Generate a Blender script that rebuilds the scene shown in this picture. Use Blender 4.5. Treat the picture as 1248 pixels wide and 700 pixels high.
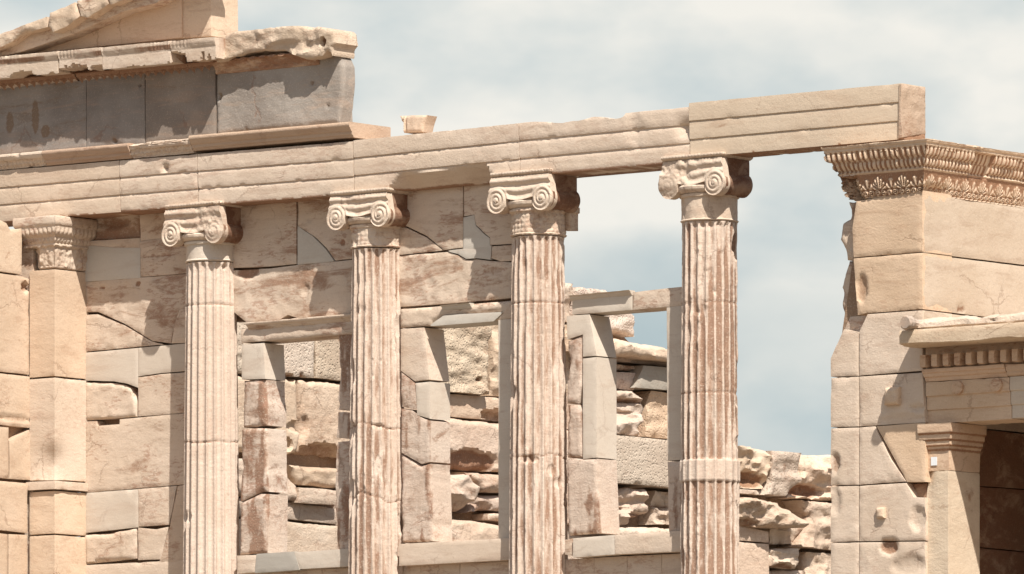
import bpy, math, random
import numpy as np
from mathutils import Vector
from mathutils.geometry import delaunay_2d_cdt
for _o in list(bpy.data.objects): bpy.data.objects.remove(_o)
C = bpy.context.scene
COL = C.collection
R = math.radians

# ------------------------------------------------------------------ camera
FPX = 9640.0                       # focal length in photo pixels (1248 wide)
AL = R(38.8); HOR = 1254.0; CZ = 1.7; DEP = 73.03
DV = np.array([-math.sin(AL), math.cos(AL), 0.0]); RV = np.array([math.cos(AL), math.sin(AL), 0.0]); ZV = np.array([0, 0, 1.0])
CAMP = -DV*DEP - RV*(31.5/132.0) + ZV*CZ
cd = bpy.data.cameras.new('camera'); cam = bpy.data.objects.new('camera', cd); COL.objects.link(cam); C.camera = cam
cam.location = CAMP; cam.rotation_euler = (R(90), 0, AL)
cd.sensor_width = 36; cd.lens = 36*FPX/1248; cd.shift_y = (HOR-350)/1248; cd.clip_start = .5; cd.clip_end = 20000

# ------------------------------------------------------------------ world, sun, exposure
SUN_BETA, SUN_EL = R(56), R(52.6)    # azimuth from the facade's normal towards +X, elevation
sd = Vector((math.sin(SUN_BETA)*math.cos(SUN_EL), -math.cos(SUN_BETA)*math.cos(SUN_EL), math.sin(SUN_EL)))
W = bpy.data.worlds.new('World'); C.world = W; W.use_nodes = True
nt = W.node_tree; nt.nodes.clear(); N = nt.nodes.new; L = nt.links.new
wo = N('ShaderNodeOutputWorld'); bg = N('ShaderNodeBackground'); L(bg.outputs[0], wo.inputs[0])
sky = N('ShaderNodeTexSky'); sky.sky_type = 'NISHITA'; sky.sun_disc = False; sky.sun_elevation = SUN_EL
sky.sun_rotation = math.atan2(sd.x, sd.y); sky.air_density = 1.0; sky.dust_density = 2.2; sky.ozone_density = .4
bg.inputs[1].default_value = .07
tc = N('ShaderNodeTexCoord')
mp = N('ShaderNodeMapping'); mp.inputs['Scale'].default_value = (1, 1, 1.8); L(tc.outputs['Generated'], mp.inputs[0])
mp.inputs['Location'].default_value = (3.13, 1.2, .48)
n1 = N('ShaderNodeTexNoise'); n1.inputs['Scale'].default_value = 14; n1.inputs['Detail'].default_value = 6; n1.inputs['Roughness'].default_value = .45
L(mp.outputs[0], n1.inputs[0])
rp = N('ShaderNodeValToRGB'); rp.color_ramp.elements[0].position = .34; rp.color_ramp.elements[1].position = .58
rp.color_ramp.interpolation = 'EASE'
L(n1.outputs[0], rp.inputs[0])
# cloud cover grows with height above the low blue gap
sx = N('ShaderNodeSeparateXYZ'); L(tc.outputs['Generated'], sx.inputs[0])
lowm = N('ShaderNodeMapRange'); lowm.inputs[1].default_value = .14; lowm.inputs[2].default_value = .30; lowm.inputs[3].default_value = 1; lowm.inputs[4].default_value = .05; lowm.interpolation_type = 'SMOOTHSTEP'
L(sx.outputs[2], lowm.inputs[0])
mr = N('ShaderNodeMapRange'); mr.inputs[1].default_value = .076; mr.inputs[2].default_value = .118; mr.inputs[3].default_value = .0; mr.inputs[4].default_value = 1; mr.interpolation_type = 'SMOOTHSTEP'
L(sx.outputs[2], mr.inputs[0])
mm = N('ShaderNodeMath'); mm.operation = 'MULTIPLY_ADD'; L(rp.outputs[0], mm.inputs[0]); mm.inputs[1].default_value = .7; L(mr.outputs[0], mm.inputs[2])
m2 = N('ShaderNodeMath'); m2.operation = 'MULTIPLY'; m2.inputs[1].default_value = .85; L(mm.outputs[0], m2.inputs[0]); m2.use_clamp = True
m3 = N('ShaderNodeMath'); m3.operation = 'MULTIPLY'; L(m2.outputs[0], m3.inputs[0]); L(lowm.outputs[0], m3.inputs[1])
n2 = N('ShaderNodeTexNoise'); n2.inputs['Scale'].default_value = 22; n2.inputs['Detail'].default_value = 5; L(mp.outputs[0], n2.inputs[0])
crp = N('ShaderNodeValToRGB'); crp.color_ramp.elements[0].position = .40; crp.color_ramp.elements[1].position = .57
SKM = 2.08
crp.color_ramp.elements[0].color = (2.85*SKM, 3.2*SKM, 3.25*SKM, 1); crp.color_ramp.elements[1].color = (4.35*SKM, 4.25*SKM, 3.95*SKM, 1)
L(n2.outputs[0], crp.inputs[0])
bl = N('ShaderNodeMixRGB'); blm = N('ShaderNodeMath'); blm.operation = 'MULTIPLY'; blm.inputs[1].default_value = .8; L(lowm.outputs[0], blm.inputs[0]); L(blm.outputs[0], bl.inputs[0]); L(sky.outputs[0], bl.inputs[1]); bl.inputs[2].default_value = (3.5, 4.85, 5.4, 1)   # humid air thins the blue
mx = N('ShaderNodeMixRGB'); L(m3.outputs[0], mx.inputs[0]); L(bl.outputs[0], mx.inputs[1]); L(crp.outputs[0], mx.inputs[2])
L(mx.outputs[0], bg.inputs[0])
sl = bpy.data.lights.new('sun', 'SUN'); so = bpy.data.objects.new('sun', sl); COL.objects.link(so)
sl.energy = 4.9; sl.angle = R(.5); sl.color = (1, .95, .88)
so.rotation_euler = sd.to_track_quat('Z', 'Y').to_euler(); so.location = (20, -30, 40)
C.view_settings.view_transform = 'Standard'; C.view_settings.look = 'None'; C.view_settings.gamma = 1; C.view_settings.exposure = .50
C.render.engine = 'CYCLES'; C.cycles.max_bounces = 6; C.cycles.diffuse_bounces = 4

# ------------------------------------------------------------------ numeric helpers
def _h(i, j, k, s):
    n = (i.astype(np.int64)*374761393 + j.astype(np.int64)*668265263 + k.astype(np.int64)*2147483647 + s*1274126177) & 0xffffffff
    n = ((n ^ (n >> 13))*1274126177) & 0xffffffff
    n = ((n ^ (n >> 16))*2246822519) & 0xffffffff
    return ((n ^ (n >> 15)) & 0xffff)/65535.0
def vnoise(P, seed=0):
    P = np.asarray(P, float); F = np.floor(P); f = P-F; f = f*f*(3-2*f); F = F.astype(np.int64)
    i, j, k = F[..., 0], F[..., 1], F[..., 2]; r = 0
    for a in (0, 1):
        for b in (0, 1):
            for c in (0, 1):
                w = (f[..., 0] if a else 1-f[..., 0])*(f[..., 1] if b else 1-f[..., 1])*(f[..., 2] if c else 1-f[..., 2])
                r = r + w*_h(i+a, j+b, k+c, seed)
    return r*2-1
def fbm(P, scale=1., octs=3, seed=0, gain=.5, st=(1, 1, 1)):
    P = np.asarray(P, float)*scale*np.array(st) + seed*7.31; a = 1; r = 0; t = 0
    for o in range(octs):
        r = r + a*vnoise(P, seed+o); t += a; a *= gain; P = P*2.03+11.7
    return r/t
def sst(a, b, x):
    t = np.clip((x-a)/(b-a), 0, 1); return t*t*(3-2*t)

# photo pixel -> point on a plane y=const (west-facing) or x=const (south-facing)
def at(u, v, y=None, x=None):
    d = DV + RV*((u-624)/FPX) + ZV*((HOR-v)/FPX)
    t = (y-CAMP[1])/d[1] if y is not None else (x-CAMP[0])/d[0]
    return CAMP + d*t

# ------------------------------------------------------------------ object helpers
def link(name, me, mat, parent=None, tint=(1, 1, 1), patina=.0, rough=1.0, label=None):
    o = bpy.data.objects.new(name, me); COL.objects.link(o)
    me.materials.append(mat)
    if parent is not None:
        o.parent = parent
    o['tint'] = [float(t) for t in tint]; o['patina'] = float(patina); o['rough'] = float(rough)
    if label: o['label'] = label
    return o
def mesh(name, V, Fc, stain_shade=None, smooth=True, ang=50):
    me = bpy.data.meshes.new(name)
    me.from_pydata([tuple(v) for v in np.asarray(V)], [], Fc); me.update()
    if stain_shade is not None:
        a = me.attributes.new('stain_shade', 'FLOAT', 'POINT'); a.data.foreach_set('value', np.asarray(stain_shade, np.float32))
    if smooth:
        me.polygons.foreach_set('use_smooth', [True]*len(me.polygons)); me.set_sharp_from_angle(angle=R(ang))
    return me
def world_origin(o):
    v = Vector((0, 0, 0))
    while o is not None: v = v + o.location; o = o.parent
    return np.array(v)
def thing(name, label, cat, loc, group=None):
    o = bpy.data.objects.new(name, None); COL.objects.link(o); o.location = loc; o.empty_display_size = .2
    o['label'] = label; o['category'] = cat; o['kind'] = 'thing'
    if group: o['group'] = group
    return o
def tag(o, label, cat, group=None):
    o['kind'] = 'thing'
    o['label'] = label; o['category'] = cat
    if group: o['group'] = group
    return o

# ------------------------------------------------------------------ materials
def stone_mat(name, a, b, brown=(.27, .14, .08), vein=.35, scale=1.0, bump=.5, speck=.25, vst=(.5, 1, 3.0), pit=0.0, crack=.32, fleck=.55):
    m = bpy.data.materials.new(name); m.use_nodes = True; t = m.node_tree; t.nodes.clear(); n = t.nodes.new; l = t.links.new
    out = n('ShaderNodeOutputMaterial'); bs = n('ShaderNodeBsdfPrincipled'); l(bs.outputs[0], out.inputs[0])
    bs.inputs['Roughness'].default_value = .82; bs.inputs['Specular IOR Level'].default_value = .25
    tcn = n('ShaderNodeTexCoord'); oi = n('ShaderNodeObjectInfo')
    off = n('ShaderNodeVectorMath'); off.operation = 'MULTIPLY_ADD'; l(tcn.outputs['Object'], off.inputs[0]); off.inputs[1].default_value = (1, 1, 1)
    cx = n('ShaderNodeCombineXYZ'); ml = n('ShaderNodeMath'); ml.operation = 'MULTIPLY'; ml.inputs[1].default_value = 37; l(oi.outputs['Random'], ml.inputs[0])
    l(ml.outputs[0], cx.inputs[0]); l(ml.outputs[0], cx.inputs[2]); l(cx.outputs[0], off.inputs[2]); P = off.outputs[0]
    def attr(nm, typ='OBJECT'):
        q = n('ShaderNodeAttribute'); q.attribute_type = typ; q.attribute_name = nm; return q
    tint, pat, rou, stn = attr('tint'), attr('patina'), attr('rough'), attr('stain_shade', 'GEOMETRY')
    def noise(sc, det=4, rg=.55, st=None, dist=0):
        q = n('ShaderNodeTexNoise'); q.inputs['Scale'].default_value = sc*scale; q.inputs['Detail'].default_value = det; q.inputs['Roughness'].default_value = rg; q.inputs['Distortion'].default_value = dist
        if st:
            mpn = n('ShaderNodeMapping'); mpn.inputs['Scale'].default_value = st; mpn.inputs['Rotation'].default_value = (0, R(6), 0); l(P, mpn.inputs[0]); l(mpn.outputs[0], q.inputs[0])
        else: l(P, q.inputs[0])
        return q.outputs[0]
    def rng(x, a0, a1, b0=0, b1=1):
        q = n('ShaderNodeMapRange'); q.inputs[1].default_value = a0; q.inputs[2].default_value = a1; q.inputs[3].default_value = b0; q.inputs[4].default_value = b1; q.interpolation_type = 'SMOOTHSTEP'; l(x, q.inputs[0]); return q.outputs[0]
    def mixc(f, c1, c2, mode='MIX'):
        q = n('ShaderNodeMixRGB'); q.blend_type = mode
        if isinstance(f, float): q.inputs[0].default_value = f
        else: l(f, q.inputs[0])
        for i, c in ((1, c1), (2, c2)):
            if isinstance(c, tuple): q.inputs[i].default_value = (*c, 1)
            else: l(c, q.inputs[i])
        return q.outputs[0]
    def math_(op, x, y):
        q = n('ShaderNodeMath'); q.operation = op
        for i, c in ((0, x), (1, y)):
            if isinstance(c, (int, float)): q.inputs[i].default_value = c
            else: l(c, q.inputs[i])
        return q.outputs[0]
    col = mixc(rng(noise(1.6, 4), .3, .7), a, b)
    vn = noise(2.6, 6, .62, vst, .5)
    col = mixc(rng(vn, .52, .68, 0, vein), col, (.40, .27, .19))
    vf = noise(9, 5, .6, (.35, 1, 3.5), .8)
    col = mixc(rng(vf, .55, .72, 0, vein*.8), col, (.42, .29, .21))
    # rusty patina: object amount moves the threshold of a blotchy noise
    pn = noise(3.4, 8, .70, (.5, 1, 1.7), .5)
    pth = math_('ADD', pn, math_('MULTIPLY', pat.outputs['Fac'], .25))
    pm = math_('MULTIPLY', rng(pth, .61, .77), .78)
    col = mixc(pm, col, brown)
    # modelled stains, plus shade painted under beams and cornice
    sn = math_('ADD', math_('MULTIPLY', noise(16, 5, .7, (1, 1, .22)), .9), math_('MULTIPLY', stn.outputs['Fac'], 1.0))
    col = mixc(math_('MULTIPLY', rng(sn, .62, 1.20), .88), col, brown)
    fd = rng(math_('MULTIPLY', noise(19, 5, .7, (.55, 1, 1.9), .6), rng(noise(2.1, 3), .38, .62, .80, 1.16)), .55, .66, 0, fleck); fd = math_('MULTIPLY', fd, rng(pat.outputs['Fac'], -.15, .38, .12, 1)); col = mixc(fd, col, (.33, .17, .11))
    sp = noise(48, 3, .7); col = mixc(rng(sp, .57, .72, 0, speck), col, (.26, .16, .10))
    sp2 = noise(70, 2, .5); col = mixc(rng(sp2, .56, .7, 0, speck*.8), col, (.80, .70, .58))
    ds = n('ShaderNodeVectorMath'); ds.operation = 'MULTIPLY_ADD'; nz_ = n('ShaderNodeTexNoise'); nz_.inputs['Scale'].default_value = 3.5; nz_.inputs['Detail'].default_value = 6; nz_.inputs['Roughness'].default_value = .65; l(P, nz_.inputs[0])
    l(nz_.outputs['Color'], ds.inputs[0]); ds.inputs[1].default_value = (.30, .30, .30); l(P, ds.inputs[2])
    vc = n('ShaderNodeTexVoronoi'); vc.feature = 'DISTANCE_TO_EDGE'; vc.inputs['Scale'].default_value = 1.25; l(ds.outputs[0], vc.inputs[0])
    ck = math_('MULTIPLY', rng(vc.outputs[0], .004, .013, 1, 0), rng(noise(1.9, 2), .50, .60)); ck = math_('MULTIPLY', ck, crack)
    col = mixc(ck, col, (.20, .11, .07))
    col = mixc(1.0, col, tint.outputs['Color'], 'MULTIPLY')
    l(col, bs.inputs['Base Color'])
    hb = math_('ADD', math_('MULTIPLY', noise(7, 6, .62, (.8, 1, 1.6)), .7), math_('MULTIPLY', noise(42, 6, .75), .50))
    if pit:
        vo = n('ShaderNodeTexVoronoi'); vo.inputs['Scale'].default_value = 34; l(P, vo.inputs[0])
        hb = math_('ADD', hb, math_('MULTIPLY', rng(vo.outputs[0], .1, .5), pit))
    bp = n('ShaderNodeBump'); bp.inputs['Distance'].default_value = .018
    hb = math_('SUBTRACT', hb, math_('MULTIPLY', ck, .5))
    l(math_('MULTIPLY', rou.outputs['Fac'], bump), bp.inputs['Strength']); l(hb, bp.inputs['Height']); l(bp.outputs[0], bs.inputs['Normal'])
    return m
M_OLD = stone_mat('weathered_marble', (.635, .515, .408), (.575, .455, .348))
M_NEW = stone_mat('new_marble', (.60, .52, .43), (.56, .475, .385), vein=.26, bump=.45, speck=.2, crack=.15, fleck=.15)
M_WHITE = stone_mat('pale_marble_patch', (.565, .515, .445), (.515, .465, .395), vein=.18, bump=.4, speck=.15, crack=.1, fleck=.1)
M_GREY = stone_mat('grey_limestone', (.30, .265, .235), (.20, .17, .148), brown=(.20, .135, .09), vein=.3, bump=.35, speck=.14, fleck=0, crack=.4)
M_RUB = stone_mat('rubble_marble', (.70, .585, .48), (.61, .485, .38), vein=.35, bump=1.3, speck=.3, vst=(1, .5, 3))
M_CONG = stone_mat('pitted_limestone', (.62, .535, .445), (.54, .445, .36), vein=.1, bump=1.0, speck=.55, pit=.35)
M_COL = stone_mat('column_marble', (.61, .50, .41), (.56, .44, .35), brown=(.26, .145, .09), vein=.25, vst=(3, 3, .5), speck=.4, bump=.8)
M_CORE = stone_mat('wall_core_stone', (.30, .20, .13), (.24, .155, .10), bump=.8)
M_TAG = bpy.data.materials.new('white_plastic'); M_TAG.use_nodes = True
M_TAG.node_tree.nodes['Principled BSDF'].inputs['Base Color'].default_value = (.75, .77, .78, 1)
def ground_mat():
    m = bpy.data.materials.new('dry_rocky_ground'); m.use_nodes = True; t = m.node_tree; b = t.nodes['Principled BSDF']
    q = t.nodes.new('ShaderNodeTexNoise'); q.inputs['Scale'].default_value = .8; q.inputs['Detail'].default_value = 8
    tcn = t.nodes.new('ShaderNodeTexCoord'); t.links.new(tcn.outputs['Object'], q.inputs[0])
    r = t.nodes.new('ShaderNodeValToRGB'); r.color_ramp.elements[0].color = (.15, .115, .08, 1); r.color_ramp.elements[1].color = (.25, .20, .145, 1)
    t.links.new(q.outputs[0], r.inputs[0]); t.links.new(r.outputs[0], b.inputs['Base Color']); b.inputs['Roughness'].default_value = .95
    return m

# ------------------------------------------------------------------ shape builders
def facets(Q, sd_, am, cell=.20, st=(.8, 1.3)):
    rs = np.random.RandomState(sd_ % 100000); lo, hi = Q.min(0), Q.max(0); nx = max(2, int((hi[0]-lo[0])/cell*st[0])+2); nz = max(2, int((hi[1]-lo[1])/cell*st[1])+2)
    h = np.full(len(Q), 9.); k = am/(cell*cell)*2.2
    for i in range(nx):
        for j in range(nz):
            p = lo+(np.array([i, j])+rs.rand(2))*(hi-lo)/np.array([nx, nz]); g = (rs.rand(2)-.5)*am/cell*np.array([2.4, 3.6]); c = rs.rand()*am*1.3
            d = Q-p; h = np.minimum(h, c+d@g+k*((d[:, 0]*st[0])**2+(d[:, 1]*st[1])**2))
    return h-am*.5
def craggy(am, sd_, st=(.6, 1.4, 1)):
    def f(a_, b_, d_):
        P = np.c_[a_, b_, a_*0+sd_]; Q = np.c_[a_, b_]+.02*np.c_[fbm(P, 6, 3, sd_), fbm(P, 6, 3, sd_+1)]
        return facets(Q, sd_, am*1.5, .22)+facets(Q, sd_+9, am*.6, .09)+am*.35*fbm(P, 14, 4, sd_, .65)
    return f
_seed = [10]
def nseed():
    _seed[0] += 1; return _seed[0]

def stone(name, px, plane, val, depth=.3, parent=None, mat=None, res=.026, rough=.003, edge=.006, ew=.014, gap=.0012, jag=.0016,
          dents=(), bumps=(), patina=0., tint=(1, 1, 1), bump=1., pillow=0., seed=None, label=None, wid=None, low=None, extra=None, ang=50, stain_shade_f=None):
    """stone with an arbitrary outline given in photo pixels on a west (y) or south (x) facing plane"""
    seed = seed or nseed(); rnd = random.Random(seed)
    west = plane == 'y'
    kw = {plane: val}
    q = [at(u, v, **kw) for u, v in px]
    pts = np.array([(p[0] if west else p[1], p[2]) for p in q])
    area = .5*np.sum(pts[:, 0]*np.roll(pts[:, 1], -1)-np.roll(pts[:, 0], -1)*pts[:, 1])
    if area < 0: pts = pts[::-1]
    n = len(pts); B = []
    # resampled boundary with inward offset and jagging
    for i in range(n):
        a, b = pts[i], pts[(i+1) % n]; Ls = np.linalg.norm(b-a)
        if Ls < 1e-5: continue
        k = max(1, int(round(Ls/res))); nrm = np.array([-(b-a)[1], (b-a)[0]])/Ls
        pr = pts[i-1]; d0 = a-pr; L0 = np.linalg.norm(d0); n0 = np.array([-d0[1], d0[0]])/max(L0, 1e-6)
        for j in range(k):
            p = a+(b-a)*j/k
            nn = nrm if j else (nrm+n0)/max(.6, 1+nrm@n0)
            B.append((p, nn))
    BP = np.array([b[0] for b in B]); BN = np.array([b[1] for b in B])
    P3 = np.c_[BP[:, 0], BP[:, 1], np.full(len(BP), seed*.77)]
    jg = np.maximum(0, fbm(P3, 9, 3, seed))*jag*2.2 + np.maximum(0, fbm(P3, 2.5, 2, seed+5))*jag
    BP = BP + BN*(gap + jg)[:, None]
    lo, hi = BP.min(0), BP.max(0)
    gx, gy = np.meshgrid(np.arange(lo[0], hi[0], res), np.arange(lo[1], hi[1], res*.9))
    gx[::2] += res*.5
    G = np.c_[gx.ravel(), gy.ravel()]; G = G + (np.random.RandomState(seed).rand(*G.shape)-.5)*res*.25
    A0 = BP; A1 = np.roll(BP, -1, 0)
    def dist(Q):
        out = np.full(len(Q), 1e9); ins = np.zeros(len(Q), bool)
        for a, b in zip(A0, A1):
            ab = b-a; t = np.clip(((Q-a)@ab)/max(ab@ab, 1e-12), 0, 1); d = np.linalg.norm(Q-(a+t[:, None]*ab), axis=1); out = np.minimum(out, d)
            c = (a[1] > Q[:, 1]) != (b[1] > Q[:, 1])
            if c.any():
                xx = (b[0]-a[0])*(Q[:, 1]-a[1])/(b[1]-a[1]+1e-15)+a[0]; ins ^= c & (Q[:, 0] < xx)
        return out, ins
    dg, ins = dist(G); G = G[ins & (dg > res*.55)]
    nb = len(BP)
    allp = [Vector(p) for p in BP]+[Vector(p) for p in G]
    r = delaunay_2d_cdt(allp, [(i, (i+1) % nb) for i in range(nb)], [], 1, 1e-6)
    V2 = np.array([tuple(v) for v in r[0]]); F = [tuple(f) for f in r[2]]
    orig = r[3]; bidx = {}
    for vi, os_ in enumerate(orig):
        for oo in os_:
            if oo < nb: bidx[oo] = vi
    loop = [bidx[i] for i in range(nb) if i in bidx]
    d, _ = dist(V2)
    isb = np.zeros(len(V2), bool); isb[loop] = True; d[isb] = 0
    P3 = np.c_[V2[:, 0], V2[:, 1], np.full(len(V2), seed*.77)]
    h = -edge*np.clip(1-d/ew, 0, 1)**2*(.55+.9*np.clip(fbm(P3, 6, 2, seed+3)+.5, 0, 1.4))
    h = h + rough*fbm(P3, 3.2, 4, seed+1, .6)*1.6 + rough*.7*fbm(P3, 17, 3, seed+2)
    # broken corners
    ch = sst(.36, .62, fbm(P3, 3.6, 3, seed+9))*np.clip(1-d/.07, 0, 1); h = h - ch*edge*2.2
    if pillow: h = h - pillow*np.clip(1-d/(pillow*2.4), 0, 1)**2
    stain_shade = np.zeros(len(V2))
    for dn in dents:
        u, v, ru, rv, dep = dn[:5]; c = at(u, v, **kw); cc = np.array([c[0] if west else c[1], c[2]])
        s_ = 103. if west else 80.
        wx, wz = ru/s_, rv/131.
        qx = (V2[:, 0]-cc[0])/wx; qz = (V2[:, 1]-cc[1])/wz
        rr = np.sqrt(qx**2+qz**2)*(1+.22*fbm(P3, 7, 3, seed+4))
        h = h - dep*np.sqrt(np.clip(1-rr**2, 0, 1))**.7*(1+.25*fbm(P3, 11, 3, seed+6))
        if len(dn) > 5: stain_shade = np.maximum(stain_shade, dn[5]*(1-sst(.8, 1.05, rr)))
    if extra is not None: h = h + extra(V2[:, 0], V2[:, 1], d)
    if stain_shade_f is not None: stain_shade = np.maximum(stain_shade, stain_shade_f(V2[:, 0], V2[:, 1], d))
    nv = len(V2); rings = [h]
    verts = np.c_[V2, h]; allv = [verts]
    prev = loop; base = nv
    ctr = V2.mean(0)
    for k, t in enumerate((.12, .5, 1.0)):
        rb = V2[loop]; q3 = np.c_[rb, np.full(len(rb), t*9+seed)]
        sh = rb + (rb-ctr)*0
        ring = np.c_[sh, h[loop]*(1-t)-depth*t]
        if k < 2: ring[:, 2] += 0.3*rough*fbm(q3, 5, 2, seed)
        allv.append(ring); cur = list(range(base, base+len(loop))); base += len(loop)
        for i in range(len(loop)):
            j = (i+1) % len(loop); F.append((prev[j], prev[i], cur[i], cur[j]))
        prev = cur
    F.append(tuple(reversed(prev)))
    Vv = np.concatenate(allv)
    st = np.zeros(len(Vv)); st[:nv] = stain_shade
    if west:
        Wp = np.c_[Vv[:, 0], val-Vv[:, 2], Vv[:, 1]]
    else:
        Wp = np.c_[val+Vv[:, 2], Vv[:, 0], Vv[:, 1]]
    # orientation: for west plane A=x,B=z, outward -y : x cross z = -y -> CCW is outward. south plane A=y,B=z: y cross z = x -> outward
    F = [f for f in F]
    Fn = []
    for f in F[:len(F)]:
        Fn.append(f)
    org = world_origin(parent) if parent is not None else Wp.mean(0)
    me = mesh(name, Wp-org, Fn, st if (st.any()) else None, ang=ang)
    o = link(name, me, mat or M_OLD, parent, tint, patina, bump, label)
    if parent is None: o.location = org
    return o

def tess(profile, res, closed=True):
    P = [np.array(p, float) for p in profile]; out = []; cor = []
    n = len(P)
    for i in range(n if closed else n-1):
        a, b = P[i], P[(i+1) % n]; Ls = np.linalg.norm(b-a); k = max(1, int(math.ceil(Ls/res)))
        if Ls > .25 and len(a) == 2 and getattr(tess, 'coarse', True) and (a[0] < -.02 and b[0] < -.02): k = 1
        for j in range(k): out.append(a+(b-a)*j/k); cor.append(1. if j == 0 else 0.)
    if not closed: out.append(P[-1]); cor.append(1.)
    return np.array(out), np.array(cor)

def sweep(name, path, profile, mat, parent=None, rs=.03, rp=.03, disp=None, warp=None, wear=.006, rough=.003, seed=None, tint=(1, 1, 1), patina=0, bump=1., label=None,
          z0=0., z1=None, stain_shade_f=None, closed=True, endjag=.0, ang=38):
    """profile (n outward, z up) swept along plan path [(x,y)..]; outward is to the right of travel (travel +X -> outward -Y)"""
    seed = seed or nseed()
    path = [np.array(p, float) for p in path]; S = []; s = 0
    nr = []
    for i in range(len(path)-1):
        d = path[i+1]-path[i]; Ld = np.linalg.norm(d); nr.append(np.array([d[1], -d[0]])/Ld)
    ext = max(0., max(p[0] for p in profile)); nsg = len(path)-1; joins = []
    for i in range(nsg):
        a, b = path[i], path[i+1]; Ld = np.linalg.norm(b-a); l0 = -ext if i > 0 else 0.; l1 = Ld+ext if i < nsg-1 else Ld
        k = max(1, int(round((l1-l0)/rs)))
        for j in range(k+1): S.append((a, nr[i], s+l0+(l1-l0)*j/k, i, s, Ld, (b-a)/Ld, i > 0, i < nsg-1))
        if i < nsg-1: joins.append(len(S)-1)
        s += Ld
    pr, cor = tess(profile, rp)
    m = len(pr); ns = len(S)
    # profile normals and distance to convex corners
    area = .5*np.sum(pr[:, 0]*np.roll(pr[:, 1], -1)-np.roll(pr[:, 0], -1)*pr[:, 1])
    tg = np.roll(pr, -1, 0)-np.roll(pr, 1, 0); tg /= np.linalg.norm(tg, axis=1)[:, None]+1e-9
    pn = np.c_[tg[:, 1], -tg[:, 0]]*(1 if area > 0 else -1)
    e1 = pr-np.roll(pr, 1, 0); e2 = np.roll(pr, -1, 0)-pr
    crs = (e1[:, 0]*e2[:, 1]-e1[:, 1]*e2[:, 0])*(1 if area > 0 else -1)
    convex = (cor > 0) & (crs/(np.linalg.norm(e1, axis=1)*np.linalg.norm(e2, axis=1)+1e-12) > .3)
    cp = pr[convex]
    dc = np.min(np.linalg.norm(pr[:, None]-cp[None], axis=2), axis=1) if len(cp) else np.full(m, 9.)
    PX = np.array([q[0] for q in S]); TG = np.array([q[6] for q in S]); SB = np.array([q[4] for q in S]); LD = np.array([q[5] for q in S]); J0 = np.array([q[7] for q in S]); J1 = np.array([q[8] for q in S]); NX = np.array([q[1] for q in S]); SX = np.array([q[2] for q in S])
    n = np.tile(pr[:, 0], (ns, 1)); z = np.tile(pr[:, 1], (ns, 1)); SS = np.tile(SX[:, None], (1, m))
    P3 = np.stack([SS, n*1.3+seed*.31, z], -1)
    wv = wear*(sst(.12, .75, fbm(P3, 6.5, 5, seed, .68)))*np.exp(-dc/.018)[None]*2.2 + wear*.5*np.exp(-dc/.008)[None]
    dd = rough*fbm(P3, 9, 4, seed+1, .6)*1.2 - wv
    if disp is not None: dd = dd + disp(SS, n, z)
    n = n + dd*pn[None, :, 0]; z = z + dd*pn[None, :, 1]
    if warp is not None: n, z = warp(SS, n, z)
    for q in joins:
        n[q] = n[q+1] = (n[q]+n[q+1])/2; z[q] = z[q+1] = (z[q]+z[q+1])/2
    st = stain_shade_f(SS, n, z).ravel() if stain_shade_f is not None else None
    zz0 = z0; zz1 = z0 if z1 is None else z1
    z = z + zz0 + (zz1-zz0)*(SS/s)
    V = np.zeros((ns, m, 3)); al = SX[:, None]-SB[:, None]+0*n
    al = np.where(J0[:, None], np.maximum(al, -n), al); al = np.where(J1[:, None], np.minimum(al, LD[:, None]+n), al)
    for q in joins: al[q] = LD[q]+n[q]; al[q+1] = -n[q+1]
    V[..., 0] = PX[:, 0, None]+NX[:, 0, None]*n+TG[:, 0, None]*al; V[..., 1] = PX[:, 1, None]+NX[:, 1, None]*n+TG[:, 1, None]*al; V[..., 2] = z
    if endjag:
        tv = (path[-1]-path[-2]); tv /= np.linalg.norm(tv)
        for e, sg in ((0, 1), (ns-1, -1)):
            j = np.maximum(0, fbm(P3[e], 7, 3, seed+7)+.15)*endjag*sg
            V[e, :, 0] += tv[0]*j; V[e, :, 1] += tv[1]*j
    F = []
    flip = area > 0
    for i in range(ns-1):
        if i in joins: continue
        for j in range(m):
            j2 = (j+1) % m; f = (i*m+j, i*m+j2, (i+1)*m+j2, (i+1)*m+j)
            F.append(f if not flip else f[::-1])
    c0 = tuple(range(m)); c1 = tuple((ns-1)*m+j for j in range(m))
    F.append(c0[::-1] if not flip else c0); F.append(c1 if not flip else c1[::-1])
    V = V.reshape(-1, 3)
    org = world_origin(parent) if parent is not None else np.array([V[:, 0].mean(), V[:, 1].mean(), V[:, 2].min()])
    me = mesh(name, V-org, F, st, ang=ang)
    o = link(name, me, mat, parent, tint, patina, bump, label)
    if parent is None: o.location = org
    return o

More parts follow.
